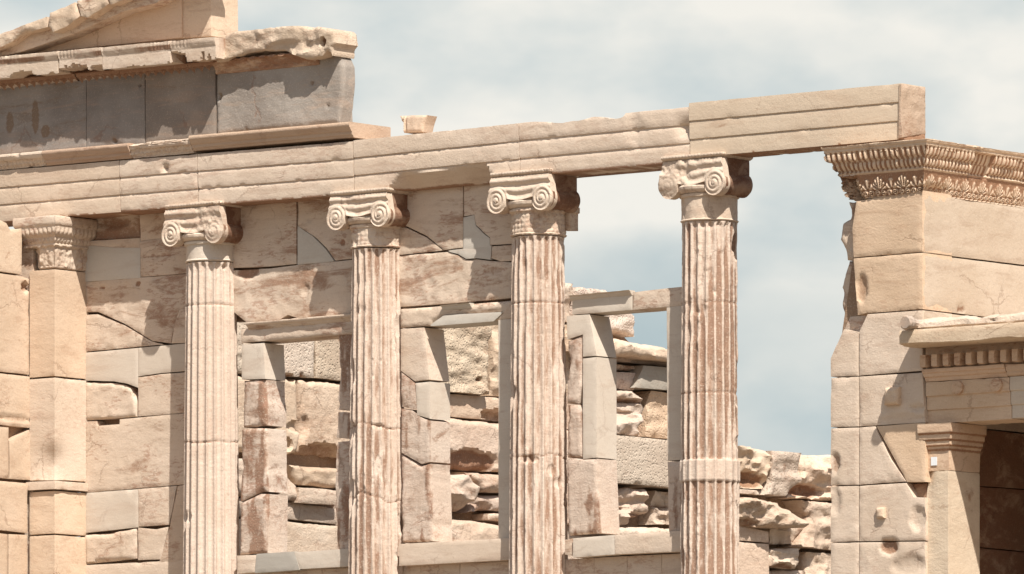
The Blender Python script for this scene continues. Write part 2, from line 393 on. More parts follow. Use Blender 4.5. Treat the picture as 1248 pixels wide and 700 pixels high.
def lathe(name, c, axis, prof, mat, parent, nth=64, disp=None, rough=.002, seed=None, a0=0, a1=2*math.pi, res=.012, **kw):
    """prof [(t along axis, r)] around axis 'z' or 'y' through point c"""
    seed = seed or nseed(); pr = []
    for a, b in zip(prof[:-1], prof[1:]):
        a, b = np.array(a, float), np.array(b, float); k = max(1, int(math.ceil(np.linalg.norm(b-a)/res)))
        for j in range(k): pr.append(a+(b-a)*j/k)
    pr.append(np.array(prof[-1], float)); pr = np.array(pr); m = len(pr)
    th = np.linspace(a0, a1, nth, endpoint=False); TH = np.tile(th[:, None], (1, m)); T = np.tile(pr[:, 0], (nth, 1)); Rr = np.tile(pr[:, 1], (nth, 1))
    P3 = np.stack([Rr*np.cos(TH), Rr*np.sin(TH), T], -1)
    dr = rough*fbm(P3+np.array(c), 9, 4, seed, .6)*1.5
    if disp is not None: dr = dr + disp(TH, T, Rr)
    Rr = np.maximum(Rr+dr*(Rr > .003), 0)
    if axis == 'z': V = np.stack([c[0]+Rr*np.cos(TH), c[1]+Rr*np.sin(TH), c[2]+T], -1)
    else: V = np.stack([c[0]+Rr*np.cos(TH), c[1]+T, c[2]+Rr*np.sin(TH)], -1)
    F = []
    for i in range(nth):
        i2 = (i+1) % nth
        for j in range(m-1):
            f = (i*m+j, i2*m+j, i2*m+j+1, i*m+j+1); F.append(f if axis == 'z' else f[::-1])
    b = tuple(i*m for i in range(nth)); t = tuple(i*m+m-1 for i in range(nth))
    if axis == 'z': F.append(b[::-1]); F.append(t)
    else: F.append(b); F.append(t[::-1])
    V = V.reshape(-1, 3); org = world_origin(parent)
    return link(name, mesh(name, V-org, F), mat, parent, **kw)

def prism_rect(name, lo, hi, mat, parent=None, rough=.002, res=.06, **kw):
    """slightly worn rectangular block given by two corners"""
    x0, y0, z0 = lo; x1, y1, z1 = hi
    return sweep(name, [(x0, y0), (x1, y0)], [(0, 0), (0, z1-z0), (-(y1-y0), z1-z0), (-(y1-y0), 0)], mat, parent, rs=res, rp=res, z0=z0, rough=rough, **kw)

# ------------------------------------------------------------------ ground
YW = 0.0; YC = -.05; YA = -.30; YP = -.33
gv = []; gn = 60
xs = np.concatenate([-np.geomspace(4000, 12, 16), np.linspace(-11, 11, 12), np.geomspace(12, 4000, 16)])
GX, GY = np.meshgrid(xs, xs); GZ = .12*fbm(np.stack([GX, GY, GX*0], -1), .25, 3, 3)-.05
gme = mesh('ground', np.stack([GX, GY, GZ], -1).reshape(-1, 3), [(j*len(xs)+i, j*len(xs)+i+1, (j+1)*len(xs)+i+1, (j+1)*len(xs)+i) for j in range(len(xs)-1) for i in range(len(xs)-1)])
go = bpy.data.objects.new('ground', gme); COL.objects.link(go); gme.materials.append(ground_mat()); go['kind'] = 'structure'; go['label'] = 'dry rocky ground around the ruined temple'

X_of = lambda u, y=0: at(u, 400, y=y)[0]
Z_of = lambda u, v, y=0: at(u, v, y=y)[2]
Z_SILL = Z_of(655, 700)
ZFLOOR = 3.9
print('zbottom', Z_SILL, 'xs', [round(X_of(u), 2) for u in (35, 105, 257, 459, 655, 865, 1125)])

# ------------------------------------------------------------------ masonry panels between the columns
def panel(name, label, loc, blocks, y, group='masonry panels of the facade'):
    t = thing(name, label, 'wall', loc, group)
    for b in blocks:
        kw = dict(b[1]) if len(b) > 1 else {}
        m = kw.pop('m', M_OLD); yy = y+kw.pop('dy', 0)
        stone('stone_block', b[0], 'y', yy, depth=kw.pop('depth', .26), parent=t, mat=m, **kw)
    return t
Wp = dict(m=M_WHITE, dy=-.0035, rough=.0012, edge=.003, jag=.0005, gap=-.006, bump=.5, patina=-.3)
Np = dict(m=M_NEW, rough=.0014, edge=.004, jag=.001, gap=.0015, bump=.5, patina=-.2)
def core(parent, u0, v0, u1, v1, y, depth=.12):
    stone('wall_core', [(u0, v0), (u1, v0-(u1-u0)*.085), (u1, v1), (u0, v1)], 'y', y, depth=depth, parent=parent, mat=M_CORE, res=.12, rough=.004, edge=0)

Y0 = .08
w = panel('masonry_panel', 'block wall between the square corner pilaster and the first column, with a pale patch', (X_of(160, Y0), Y0, 0), [
    ([(102, 250), (170, 244), (170, 290), (150, 291), (102, 294)], dict(patina=.75, dy=.05, dents=[(138, 272, 26, 7, .03, .5)])),
    ([(102, 294), (150, 291), (170, 290), (170, 303), (140, 303), (102, 300)], dict(patina=.35)),
    ([(170, 244), (232, 240), (232, 291), (195, 291), (170, 294)], dict(patina=.3, rough=.006)),
    ([(170, 294), (195, 291), (232, 291), (232, 333), (170, 338)], dict(patina=.35, rough=.006, dents=[(195, 312, 22, 3, .012, .6)])),
    ([(102, 300), (140, 303), (170, 303), (170, 338), (102, 343)], dict(Wp)),
    ([(102, 344), (232, 333), (232, 370), (218, 378), (212, 395), (208, 419), (186, 416), (150, 394), (118, 380), (102, 381)], dict(patina=.42, rough=.007, dents=[(125, 352, 5, 2, .02, .8), (168, 346, 4, 3, .02, .9)])),
    ([(232, 370), (232, 418), (208, 419), (212, 395), (218, 378)], dict(patina=.55, rough=.008)),
    ([(102, 384), (118, 383), (150, 396), (184, 416), (200, 420), (102, 429)], dict(patina=.36, rough=.005)),
    ([(102, 430), (168, 424), (168, 473), (155, 468), (138, 465), (102, 464)], dict(Np)),
    ([(168, 424), (232, 418), (232, 452), (196, 455), (168, 459)], dict(Np)),
    ([(102, 466), (138, 467), (150, 469), (160, 474), (166, 490), (166, 508), (102, 513)], dict(patina=.32, rough=.009, edge=.02, dents=[(163, 474, 5, 6, .06, .9)])),
    ([(168, 460), (196, 456), (232, 453), (232, 503), (168, 508)], dict(patina=.34, rough=.005)),
    ([(102, 514), (117, 513), (118, 519), (145, 517), (145, 511), (232, 503), (232, 590), (102, 601)], dict(patina=.30, rough=.004, extra=None)),
    ([(102, 601), (168, 596), (168, 643), (102, 650)], dict(Np, patina=.0)),
    ([(168, 596), (215, 592), (206, 640), (190, 641), (168, 642)], dict(patina=.18, rough=.004)),
    ([(216, 592), (232, 590), (232, 684), (193, 687), (207, 640)], dict(patina=.25, tint=(.92, .9, .88))),
    ([(102, 652), (130, 650), (166, 644), (166, 681), (102, 688)], dict(patina=.38, rough=.009, edge=.02)),
    ([(168, 643), (190, 645), (205, 642), (196, 682), (168, 683)], dict(patina=.15, rough=.004)),
    ([(100, 689), (232, 682), (232, 730), (100, 737)], dict(patina=.02)),
], Y0)
core(w, 98, 246, 240, 745, Y0+.13)

y1 = 0.0
w = panel('masonry_panel', 'stained ashlar wall above the first window, with a white triangular patch', (X_of(355), 0, 0), [
    ([(280, 252), (361, 245), (361, 322), (330, 325), (280, 327)], dict(patina=.42, rough=.006)),
    ([(363, 244), (436, 238), (436, 315), (408, 318), (398, 303), (382, 288), (363, 276)], dict(patina=.40, rough=.005, dents=[(377, 268, 2, 2, .02), (417, 296, 4, 4, .012, .8)])),
    ([(363, 277), (381, 289), (396, 304), (406, 318), (363, 322)], dict(Wp)),
    ([(290, 329), (330, 327), (361, 323), (436, 316), (436, 382), (362, 388), (350, 384), (340, 390), (300, 393), (284, 380), (276, 330)], dict(patina=.48, rough=.008, dents=[(372, 354, 5, 8, .02), (300, 332, 16, 8, .03, .7)])),
], y1)
core(w, 276, 248, 440, 392, .12)
w = panel('masonry_panel', 'rusty ashlar wall above the second window, with two pale inset patches', (X_of(555), 0, 0), [
    ([(480, 233), (564, 225), (564, 302), (540, 305), (520, 288), (495, 276), (480, 276)], dict(patina=.42, rough=.005)),
    ([(480, 278), (494, 278), (519, 290), (538, 305), (480, 311)], dict(patina=.35, rough=.003, gap=-.004)),
    ([(565, 225), (630, 219), (630, 297), (597, 299), (597, 290), (590, 284), (580, 275), (577, 262), (565, 264)], dict(patina=.30, rough=.006)),
    ([(565, 266), (577, 263), (579, 276), (589, 286), (596, 291), (596, 300), (565, 303)], dict(Wp)),
    ([(546, 306), (565, 304), (598, 300), (597, 316), (580, 314), (568, 315), (558, 309)], dict(Wp)),
    ([(480, 312), (545, 307), (557, 311), (568, 317), (580, 316), (597, 318), (630, 320), (630, 363), (560, 369), (480, 375)], dict(patina=.50, rough=.009, dents=[(600, 330, 14, 6, .012, .5)])),
    ([(599, 300), (630, 298), (630, 318), (610, 319), (598, 315)], dict(patina=.6)),
], y1)
core(w, 478, 230, 634, 372, .12)
# course below the sills, down to the ground
def lower(u0, u1, v0, joints, label):
    bl = []
    prev = u0
    for j in joints+[u1]:
        bl.append(([(prev, v0-(prev-u0)*.05), (j, v0-(j-u0)*.05), (j, v0+70), (prev, v0+70)], dict(patina=.2))); prev = j
    return panel('masonry_panel', label, (X_of((u0+u1)/2), 0, 0), bl, 0.02)
lower(280, 436, 699, [330, 392], 'course of plain blocks under the sill of the first window')
lower(478, 634, 691, [512, 560], 'course of plain blocks under the sill of the second window')
lower(678, 842, 682, [724, 764, 806], 'course of plain blocks under the sill of the third window')
pr = prism_rect('foundation_wall', (X_of(20, .1), -.02, -.3), (X_of(1120, 0), .75, at(655, 742, y=0)[2]), M_OLD, rough=.01, res=.25)
tag(pr, 'tall plain foundation wall carrying the columns, below the windows', 'wall')

# ------------------------------------------------------------------ window frames
def frame(lab, L_, parts):
    t = thing('window_frame', lab, 'window frame', L_, 'marble window frames between the columns')
    for nm, polys in parts:
        for p, kw in polys:
            kw = dict(kw); y = kw.pop('y', -.04)+kw.pop('dy', 0)
            if nm == 'jamb' and kw.get('patina', 0) > .3 and 'm' not in kw:
                sdj = nseed(); am_ = kw['patina']; kw['patina'] = am_-.35; kw['m'] = M_COL
                kw['stain_shade_f'] = lambda a_, b_, d_, sdj=sdj, am_=am_: np.clip(am_*.55+1.5*fbm(np.c_[a_, b_, a_*0], 17, 5, sdj, .7, (1, .16, 1))+.9*fbm(np.c_[a_, b_, a_*0], 3, 3, sdj+1), 0, 1)
                kw['extra'] = lambda a_, b_, d_, sdj=sdj: .004*fbm(np.c_[a_, b_, a_*0], 22, 3, sdj, .6, (1, .12, 1))
            stone(nm, p, 'y', y, depth=kw.pop('depth', .30), parent=t, mat=kw.pop('m', M_OLD), **kw)
    return t
def mould_strip(t, u0, v0, u1, v1, y, mat, hgt=.075, patina=.2, **kw):
    a = at(u0, v0, y=y); b = at(u1, v1, y=y)
    return sweep('lintel_moulding', [(a[0], y), (b[0], y)], [(-.05, 0), (.0, 0), (.006, .012), (.018, .018), (.022, .034), (.045, .045), (.050, hgt), (-.05, hgt)], mat, t, rs=.03, rp=.008, z0=a[2], z1=b[2], patina=patina, **kw)
f1 = frame('stained marble frame of the first window, with a cracked lintel and broken jamb', (X_of(355), 0, Z_of(355, 690)), [
    ('lintel', [([(293, 401), (362, 396), (436, 389), (436, 407), (330, 415), (294, 418)], dict(patina=.35, depth=.34, rough=.006, edge=.012)),]),
    ('jamb', [([(294, 420), (321, 418), (323, 462), (294, 463)], dict(Np, depth=.30)),
              ([(295, 463), (323, 462), (325, 520), (294, 522)], dict(patina=.75, rough=.008, jag=.01, edge=.02)),
              ([(293, 523), (325, 521), (326, 600), (317, 600), (292, 612)], dict(patina=.72, rough=.008, jag=.012, edge=.02)),
              ([(292, 613), (316, 602), (326, 602), (325, 674), (291, 677)], dict(patina=.5, rough=.006, edge=.02))]),
    ('jamb', [([(412, 406), (436, 405), (436, 500), (410, 500), (414, 460)], dict(patina=.5, rough=.008, jag=.02, y=-.02)),
              ([(411, 502), (436, 501), (436, 536), (408, 536)], dict(patina=.7, rough=.008, jag=.02, y=-.02)),
              ([(409, 537), (436, 537), (436, 670), (411, 671), (408, 590)], dict(patina=.75, rough=.008, jag=.02, y=-.02))]),
    ('sill', [([(288, 677), (313, 676), (311, 698), (288, 700)], dict(patina=0, y=-.08)),
              ([(313, 676), (358, 673), (364, 694), (311, 698)], dict(Wp, y=-.08, tint=(.72, .72, .72))),
              ([(358, 673), (436, 668), (436, 690), (364, 694)], dict(Np, y=-.08))])])
mould_strip(f1, 303, 403, 436, 392, -.04, M_OLD, patina=.6, wear=.012)
f2 = frame('marble frame of the second window, its lintel mended with a pale strip', (X_of(555), 0, Z_of(555, 690)), [
    ('lintel', [([(487, 377), (630, 366), (630, 390), (600, 391), (612, 380), (540, 384), (523, 397), (487, 400)], dict(patina=.32, rough=.007, edge=.014, depth=.34)),
                ([(524, 397), (541, 385), (612, 381), (601, 391)], dict(Wp, depth=.33, y=-.045))]),
    ('jamb', [([(488, 401), (516, 399), (523, 463), (505, 465), (488, 452)], dict(patina=.05, rough=.003)),
              ([(489, 454), (505, 467), (508, 500), (500, 498), (489, 496)], dict(patina=.9, rough=.008)),
              ([(506, 467), (524, 465), (524, 511), (508, 506)], dict(Np)),
              ([(489, 498), (502, 500), (512, 508), (524, 513), (524, 563), (513, 566), (489, 552)], dict(patina=.72, rough=.005)),
              ([(488, 554), (512, 568), (524, 565), (527, 660), (488, 663)], dict(patina=.5, rough=.007, edge=.02, jag=.01))]),
    ('jamb', [([(607, 390), (634, 388), (634, 656), (607, 658)], dict(Np, patina=.1, depth=.34))]),
    ('sill', [([(486, 663), (634, 655), (634, 682), (486, 690)], dict(Np, m=M_OLD, patina=-.1, y=-.10, depth=.4))])])
mould_strip(f2, 540, 379, 575, 376, -.04, M_WHITE, hgt=.05, patina=-.2)
f3 = frame('free-standing marble frame of the third window, open to the sky above', (X_of(757), 0, Z_of(757, 680)), [
    ('lintel', [([(697, 366), (770, 358), (770, 378), (697, 384)], dict(Np, depth=.30)),
                ([(771, 356), (842, 348), (842, 372), (771, 378)], dict(patina=.28, depth=.30, rough=.004))]),
    ('jamb', [([(690, 385), (718, 383), (727, 434), (710, 435), (710, 408), (691, 414)], dict(Np)),
              ([(691, 416), (709, 409), (709, 468), (704, 492), (690, 492)], dict(patina=.45, rough=.008, edge=.02)),
              ([(710, 437), (727, 435), (727, 558), (710, 560)], dict(Np)),
              ([(691, 494), (704, 493), (709, 500), (709, 558), (690, 558)], dict(patina=.55, rough=.008, edge=.02)),
              ([(690, 560), (727, 559), (731, 650), (692, 653)], dict(patina=.38, rough=.007, edge=.014))]),
    ('jamb', [([(812, 374), (842, 372), (842, 560), (813, 562)], dict(Np, patina=0, depth=.3)),
              ([(813, 563), (842, 561), (842, 648), (815, 649)], dict(patina=.6, rough=.005, depth=.3))]),
    ('sill', [([(698, 656), (749, 652), (749, 676), (698, 680)], dict(Np, y=-.10, depth=.4)),
              ([(749, 652), (842, 646), (842, 672), (749, 676)], dict(patina=-.05, y=-.10, depth=.4, rough=.004)),
              ([(688, 658), (698, 656), (698, 678), (688, 676)], dict(patina=.5, y=-.08, depth=.3))])])
mould_strip(f3, 696, 367, 770, 360, -.04, M_NEW, hgt=.045, patina=-.1)

# ------------------------------------------------------------------ fluted columns
def column(label, uc, vneck, vflute, vcap, wearamt, seed, bandz=None, fresh=None, joints=(), bites=(), rt=.245, rb=.283, neckpat=0., stainamt=.6, volute_break=(0, 0), shaft_tint=(1, 1, 1), neckrough=.003, neckmat=None, relief=0):
    ax = at(uc, 400, y=YC); cx, cy = ax[0], YC
    zt = Z_of(uc, vflute, YC); zn = Z_of(uc, vneck, YC); zc = Z_of(uc, vcap, YC); zb = 3.95; z700 = Z_of(uc, 700, YC)
    t = thing('ionic_column', label, 'column', (cx, cy, zb-.05), 'fluted columns of the facade')
    # shaft
    NT = 280; zs = np.concatenate([np.arange(zb, z700-.2, .08), np.arange(z700-.2, zt+.0001, .013)]); nz = len(zs)
    th = np.arange(NT)/NT*2*math.pi
    TH, Z = np.meshgrid(th, zs)
    rr = rt+(rb-rt)*np.clip((zt-Z)/(zt-z700), 0, 1.3)**.85
    P3 = np.stack([np.cos(TH)*rr, np.sin(TH)*rr, Z], -1)
    ph = (TH/(2*math.pi)*20+.3) % 1
    top = np.clip((zt-.015-Z)/.035, 0, 1); topd = np.sqrt(1-(1-top)**2)
    halfw = .40*np.where(top < 1, np.maximum(topd, .02), 1)
    fl = np.sqrt(np.clip(1-((ph-.5)/halfw)**2, 0, 1))*(.029*rr/.26)
    D = sst(.02, .45, fbm(P3, 2.1, 4, seed, .55, (1, 1, .5))+wearamt-.35)
    if fresh is not None:                                     # freshly cut replacement below / above a height
        zf = [Z_of(uc, v, YC) for v in fresh]
        edgez = .10*fbm(P3, 3, 3, seed+30)
        Fm = sst(-.01, .01, Z-(min(zf)+edgez))*sst(-.01, .01, (max(zf)+edgez)-Z)
        D = D*(1-Fm*.9)
    else: Fm = 0
    n1_ = fbm(P3, 8, 4, seed+1, .62, (1, 1, .45)); n2_ = fbm(P3, 30, 3, seed+2, .6, (1, 1, .5))
    arr = np.exp(-((np.minimum(ph, 1-ph))/.13)**2)
    kb = sst(.18, .5, fbm(P3, 6.5, 5, seed+50, .66, (1, 1, .6)))*(1-.9*Fm)*sst(.1, .4, wearamt)
    r = rr - .016*kb - fl*(1-.50*D)*(1-.45*kb) - D*(.004+.007*np.clip(n1_+.4, 0, 1)) - arr*D*.012*np.clip(n1_+.5, 0, 1.3) - .0026*n2_*(1-.75*Fm) - arr*.010*sst(.05, .45, fbm(P3, 14, 4, seed+40, .6, (1, 1, .35)))*(1-.85*Fm)*sst(0, .3, wearamt)
    st = np.zeros_like(r)
    for v, amp in joints:
        zj = Z_of(uc, v, YC)+amp*fbm(P3*np.array([1, 1, 0]), 4, 3, seed+8)
        g = np.exp(-((Z-zj)/.0085)**2); r = r-.014*g*(.5+.5*sst(-.3, .2, fbm(P3, 8, 2, seed+9))); st = np.maximum(st, g*.7)
    for ang, v, aw, hz, dep in bites:                          # ang: degrees from the camera-facing side, + to the right
        zj = Z_of(uc, v, YC); va = AL-math.pi/2+R(ang)
        da = np.angle(np.exp(1j*(TH-va)))
        q = np.sqrt((da/R(aw))**2+((Z-zj)/hz)**2)*(1+.35*n1_)
        b = np.sqrt(np.clip(1-q**2, 0, 1)); r = r-dep*b*(1+.6*n1_); st = np.maximum(st, .35*(b > 0)*(.5+n1_))
    if bandz is not None:                                      # smooth mended collar
        z0_, z1_ = sorted(Z_of(uc, v, YC) for v in bandz)
        inb = sst(z0_-.006, z0_+.006, Z)*(1-sst(z1_-.006, z1_+.006, Z))
        r = r*(1-inb)+inb*(rr+.008-fl*.45)
        Fm = np.maximum(Fm, inb)
    # iron-red streaks collecting in the hollows and down the weathered side
    hol = np.clip(fl/.029, 0, 1)
    sv = fbm(P3, 3.0, 4, seed+11, .6, (1.6, 1.6, .35)); s2 = fbm(P3, 22, 4, seed+12, .68, (1, 1, .22))
    st = np.maximum(st, np.clip(stainamt*(.62+.55*D)*(.80+.9*sv+.9*s2)*(.16+1.30*hol**1.5), 0, 1)*(1-.75*Fm))
    V = np.stack([cx+r*np.cos(TH), cy+r*np.sin(TH), Z], -1).reshape(-1, 3)
    F = [(i*NT+j, i*NT+(j+1) % NT, (i+1)*NT+(j+1) % NT, (i+1)*NT+j) for i in range(nz-1) for j in range(NT)]
    F.append(tuple(range(NT-1, -1, -1))); F.append(tuple((nz-1)*NT+j for j in range(NT)))
    link('shaft', mesh('shaft', V-world_origin(t), F, st.ravel(), ang=70), M_COL, t, shaft_tint, -.05, .9)
    lathe('base', (cx, cy, 0), 'z', [(ZFLOOR-.1, .38), (ZFLOOR, .40), (ZFLOOR+.05, .40), (ZFLOOR+.07, .34), (ZFLOOR+.10, .36), (ZFLOOR+.14, .33)], M_OLD, t, 48)
    # necking
    def neckd(TH, T, Rr):
        o = -.001*np.ones_like(T)
        if relief:
            P = np.stack([TH*.26, T*0, T], -1); o = o+relief*(np.abs(np.sin(P[..., 0]*62))*np.abs(np.sin(T*70))+.8*fbm(P, 26, 2, seed))
        q = fbm(np.stack([np.cos(TH), np.sin(TH), T*2], -1), 2.5, 3, seed+20); return o-.02*sst(.25, .6, q)*(1 if relief or neckrough > .004 else 0)
    lathe('necking', (cx, cy, 0), 'z', [(zt, rt+.004), (zt+.012, rt+.014), (zt+.022, rt+.002), (zn-.035, rt+.002), (zn-.03, rt+.02), (zn-.008, rt+.024), (zn, rt+.01)], neckmat or M_OLD, t, 180, neckd, rough=neckrough, patina=neckpat, res=.010)
    # capital
    capm = bpy.data.objects.new('capital', None); COL.objects.link(capm); capm.parent = t; capm.location = (0, 0, zn-(zb-.05))
    org = world_origin(capm)
    H = zc-zn; yf = cy-.285; yb = cy+.16
    W_ = .375; Rv = .116; vx = .264; zv = zn+.075; zu = zn+H-.05
    sgs = (-1, 1)
    # echinus ring
    lathe('echinus', (cx, cy, 0), 'z', [(zn-.002, rt+.01), (zn+.01, rt+.035), (zn+.03, rt+.055), (zn+.055, rt+.06), (zn+.075, rt+.04), (zn+.10, rt+.02)], M_OLD, capm, 120,
          lambda TH, T, Rr: -.004*np.abs(np.cos(TH*12)), rough=.003, patina=neckpat)
    # front scroll plate
    out = []
    out += [(-W_+.035, zu), (W_-.035, zu)]
    for a in np.linspace(25, -150, 20): out.append((vx+Rv*math.cos(R(a)), zv+Rv*math.sin(R(a))))
    for x in np.linspace(vx-Rv*.95, -(vx-Rv*.95), 9): out.append((x, zv+.015-.022*math.cos(x/(vx-Rv)*math.pi/2)))
    for a in np.linspace(-30, -205, 20): out.append((-vx+Rv*math.cos(R(a)), zv+Rv*math.sin(R(a))))
    res = .0075; pts = np.array(out)
    # clockwise -> reverse to CCW
    if .5*np.sum(pts[:, 0]*np.roll(pts[:, 1], -1)-np.roll(pts[:, 0], -1)*pts[:, 1]) < 0: pts = pts[::-1]
    Bd = []
    for i in range(len(pts)):
        a, b = pts[i], pts[(i+1) % len(pts)]; k = max(1, int(round(np.linalg.norm(b-a)/res)))
        for j in range(k): Bd.append(a+(b-a)*j/k)
    Bd = np.array(Bd); lo, hi = Bd.min(0), Bd.max(0)
    gx, gy = np.meshgrid(np.arange(lo[0], hi[0], res), np.arange(lo[1], hi[1], res)); G = np.c_[gx.ravel(), gy.ravel()]
    G = G+(np.random.RandomState(seed).rand(*G.shape)-.5)*res*.2
    dist = np.full(len(G), 9.); ins = np.zeros(len(G), bool)
    for a, b in zip(Bd, np.roll(Bd, -1, 0)):
        ab = b-a; tt = np.clip(((G-a)@ab)/max(ab@ab, 1e-12), 0, 1); dist = np.minimum(dist, np.linalg.norm(G-(a+tt[:, None]*ab), axis=1))
        c = (a[1] > G[:, 1]) != (b[1] > G[:, 1]); xx = (b[0]-a[0])*(G[:, 1]-a[1])/(b[1]-a[1]+1e-15)+a[0]; ins ^= c & (G[:, 0] < xx)
    G = G[ins & (dist > res*.6)]; nb = len(Bd)
    rdt = delaunay_2d_cdt([Vector(p) for p in Bd]+[Vector(p) for p in G], [(i, (i+1) % nb) for i in range(nb)], [], 1, 1e-6)
    V2 = np.array([tuple(v) for v in rdt[0]]); F = [tuple(f) for f in rdt[2]]; bi = {}
    for vi, os_ in enumerate(rdt[3]):
        for oo in os_:
            if oo < nb: bi[oo] = vi
    loop = [bi[i] for i in range(nb) if i in bi]
    x, z = V2[:, 0], V2[:, 1]; h = np.zeros(len(x))
    P3 = np.c_[x, z, np.full(len(x), seed*1.1)]
    zl = zv+.015-.022*np.cos(np.clip(x/(vx-Rv), -1, 1)*math.pi/2); vv = np.clip((z-zl)/(zu-zl), 0, 1)
    can = .010*np.cos(vv*2*math.pi*2.5)-.012*np.sin(vv*math.pi)
    h = can
    for sg in (-1, 1):
        dx, dz = (x-sg*vx)*sg, z-zv; rho = np.hypot(dx, dz); tht = np.arctan2(dz, dx)
        t_ = np.clip(rho/Rv, 0, 1.3)
        phs = 3.2*t_**.8+tht/(2*math.pi)
        sp = .013*np.abs(np.cos(math.pi*phs))**1.2-.006+.012*(1-t_)
        sp = np.where(rho < .02, .02, sp)
        wgt = (1-sst(Rv*.95, Rv*1.25, rho)); h = h*(1-wgt)+sp*wgt
    wn = fbm(P3, 5, 4, seed+3, .6); h = h-.010*sst(.1, .6, wn)+.003*fbm(P3, 22, 3, seed+4)
    for sg, am in zip((-1, 1), volute_break):
        if am:
            bx = x*sg; m_ = sst(.02, .10, bx+.06*wn)*am
            h = h*(1-m_*.85)+m_*(-.035*sst(-.2, .5, wn)-.02*sst(zv+.02, zv-.09, z))
    allv = [np.c_[cx+x, yf-h, z]]; base = len(x); prev = loop
    for dy in (.03, .10):
        allv.append(np.c_[cx+x[loop]*.985, np.full(len(loop), yf+dy), z[loop]]); cur = list(range(base, base+len(loop))); base += len(loop)
        for i in range(len(loop)):
            j = (i+1) % len(loop); F.append((prev[j], prev[i], cur[i], cur[j]))
        prev = cur
    F.append(tuple(reversed(prev)))
    V = np.concatenate(allv)
    link('volute_face', mesh('volute_face', V-org, F, ang=80), M_OLD, capm, (1, 1, 1), .12)
    # bolsters
    Rv0 = Rv
    for sg in sgs:
        bk = volute_break[0 if sg < 0 else 1]; Rv = Rv0*(1-.28*(bk > .8)); ln = yb-yf-.05
        prf = [(0, Rv*.30), (0, Rv*.97), (.03, Rv*1.0)]+[(.03+(ln-.06)*k/10, Rv*(1-.16*math.sin(math.pi*k/10)**.8)) for k in range(1, 10)]+[(ln-.03, Rv), (ln, Rv*.97), (ln, Rv*.3)]
        lathe('bolster', (cx+sg*vx, yf+.04, zv), 'y', prf, M_OLD, capm, 48, lambda TH, T, Rr: -.006*np.abs(np.sin(T*40))*(Rr > .06), rough=.006, patina=.8, tint=(.52, .42, .37), res=.02)  # brown patina; the dark tint paints in shade on the capital sides
    Rv = Rv0
    prism_rect('capital_core', (cx-W_+.045, yf+.05, zv+.01), (cx+W_-.045, yb, zu+.002), M_OLD, capm, rough=.004, patina=.8, tint=(.52, .42, .37))  # same darkened tint, painting shade behind the volutes
    # abacus
    n_ = .022
    def egg(s, n, z):
        p = .036; q = ((s+.013) % p)/p-.5; return .006*np.sqrt(np.clip(1-(q/.42)**2, 0, 1))*np.clip(1-np.abs(z-.027)/.022, 0, 1)*(n > -.05)
    sweep('abacus', [(cx-W_+.035, yf+.015), (cx+W_-.035, yf+.015), (cx+W_-.035, yb+.02)], [(-.2, 0), (0, 0), (.004, .008), (n_*.6, .022), (n_+.002, .04), (n_+.002, .048), (-.2, .048)],
          M_OLD, capm, rs=.009, rp=.009, disp=egg, z0=zu+.002, wear=.022, patina=.12, endjag=.01)
    prism_rect('abacus_bed', (cx-W_+.06, yf+.13, zu+.002), (cx+W_-.13, yb, zu+.047), M_OLD, capm)
    return t
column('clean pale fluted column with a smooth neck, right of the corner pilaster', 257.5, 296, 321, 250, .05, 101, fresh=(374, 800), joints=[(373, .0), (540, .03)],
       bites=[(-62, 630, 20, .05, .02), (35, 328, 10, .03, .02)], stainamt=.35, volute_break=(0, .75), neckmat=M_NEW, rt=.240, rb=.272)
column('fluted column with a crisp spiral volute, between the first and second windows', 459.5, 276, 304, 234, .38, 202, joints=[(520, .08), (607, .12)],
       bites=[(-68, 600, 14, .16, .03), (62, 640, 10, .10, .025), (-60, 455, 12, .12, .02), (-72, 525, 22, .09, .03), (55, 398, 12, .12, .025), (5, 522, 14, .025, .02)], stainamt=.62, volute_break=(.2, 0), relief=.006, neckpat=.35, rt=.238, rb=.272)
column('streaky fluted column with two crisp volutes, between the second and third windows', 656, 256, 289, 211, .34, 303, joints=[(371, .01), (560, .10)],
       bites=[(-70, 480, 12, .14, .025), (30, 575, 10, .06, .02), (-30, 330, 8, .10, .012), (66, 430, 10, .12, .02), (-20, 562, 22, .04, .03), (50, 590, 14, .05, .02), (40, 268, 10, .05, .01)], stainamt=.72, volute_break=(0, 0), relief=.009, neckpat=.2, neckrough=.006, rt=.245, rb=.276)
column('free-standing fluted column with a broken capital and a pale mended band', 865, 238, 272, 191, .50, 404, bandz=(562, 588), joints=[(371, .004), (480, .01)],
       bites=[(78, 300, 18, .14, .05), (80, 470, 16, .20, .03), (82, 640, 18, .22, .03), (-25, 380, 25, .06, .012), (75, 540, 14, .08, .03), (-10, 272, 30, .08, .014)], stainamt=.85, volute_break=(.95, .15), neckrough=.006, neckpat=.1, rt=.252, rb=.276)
# small wall stub still clinging to the third column
o = stone('wall_stub', [(682, 252), (697, 252), (697, 259), (695, 260), (695, 281), (682, 281)], 'y', .08, depth=.12, mat=M_OLD, patina=.4, res=.02)
tag(o, 'small broken stone stub beside the neck of the column right of the second window', 'stone')

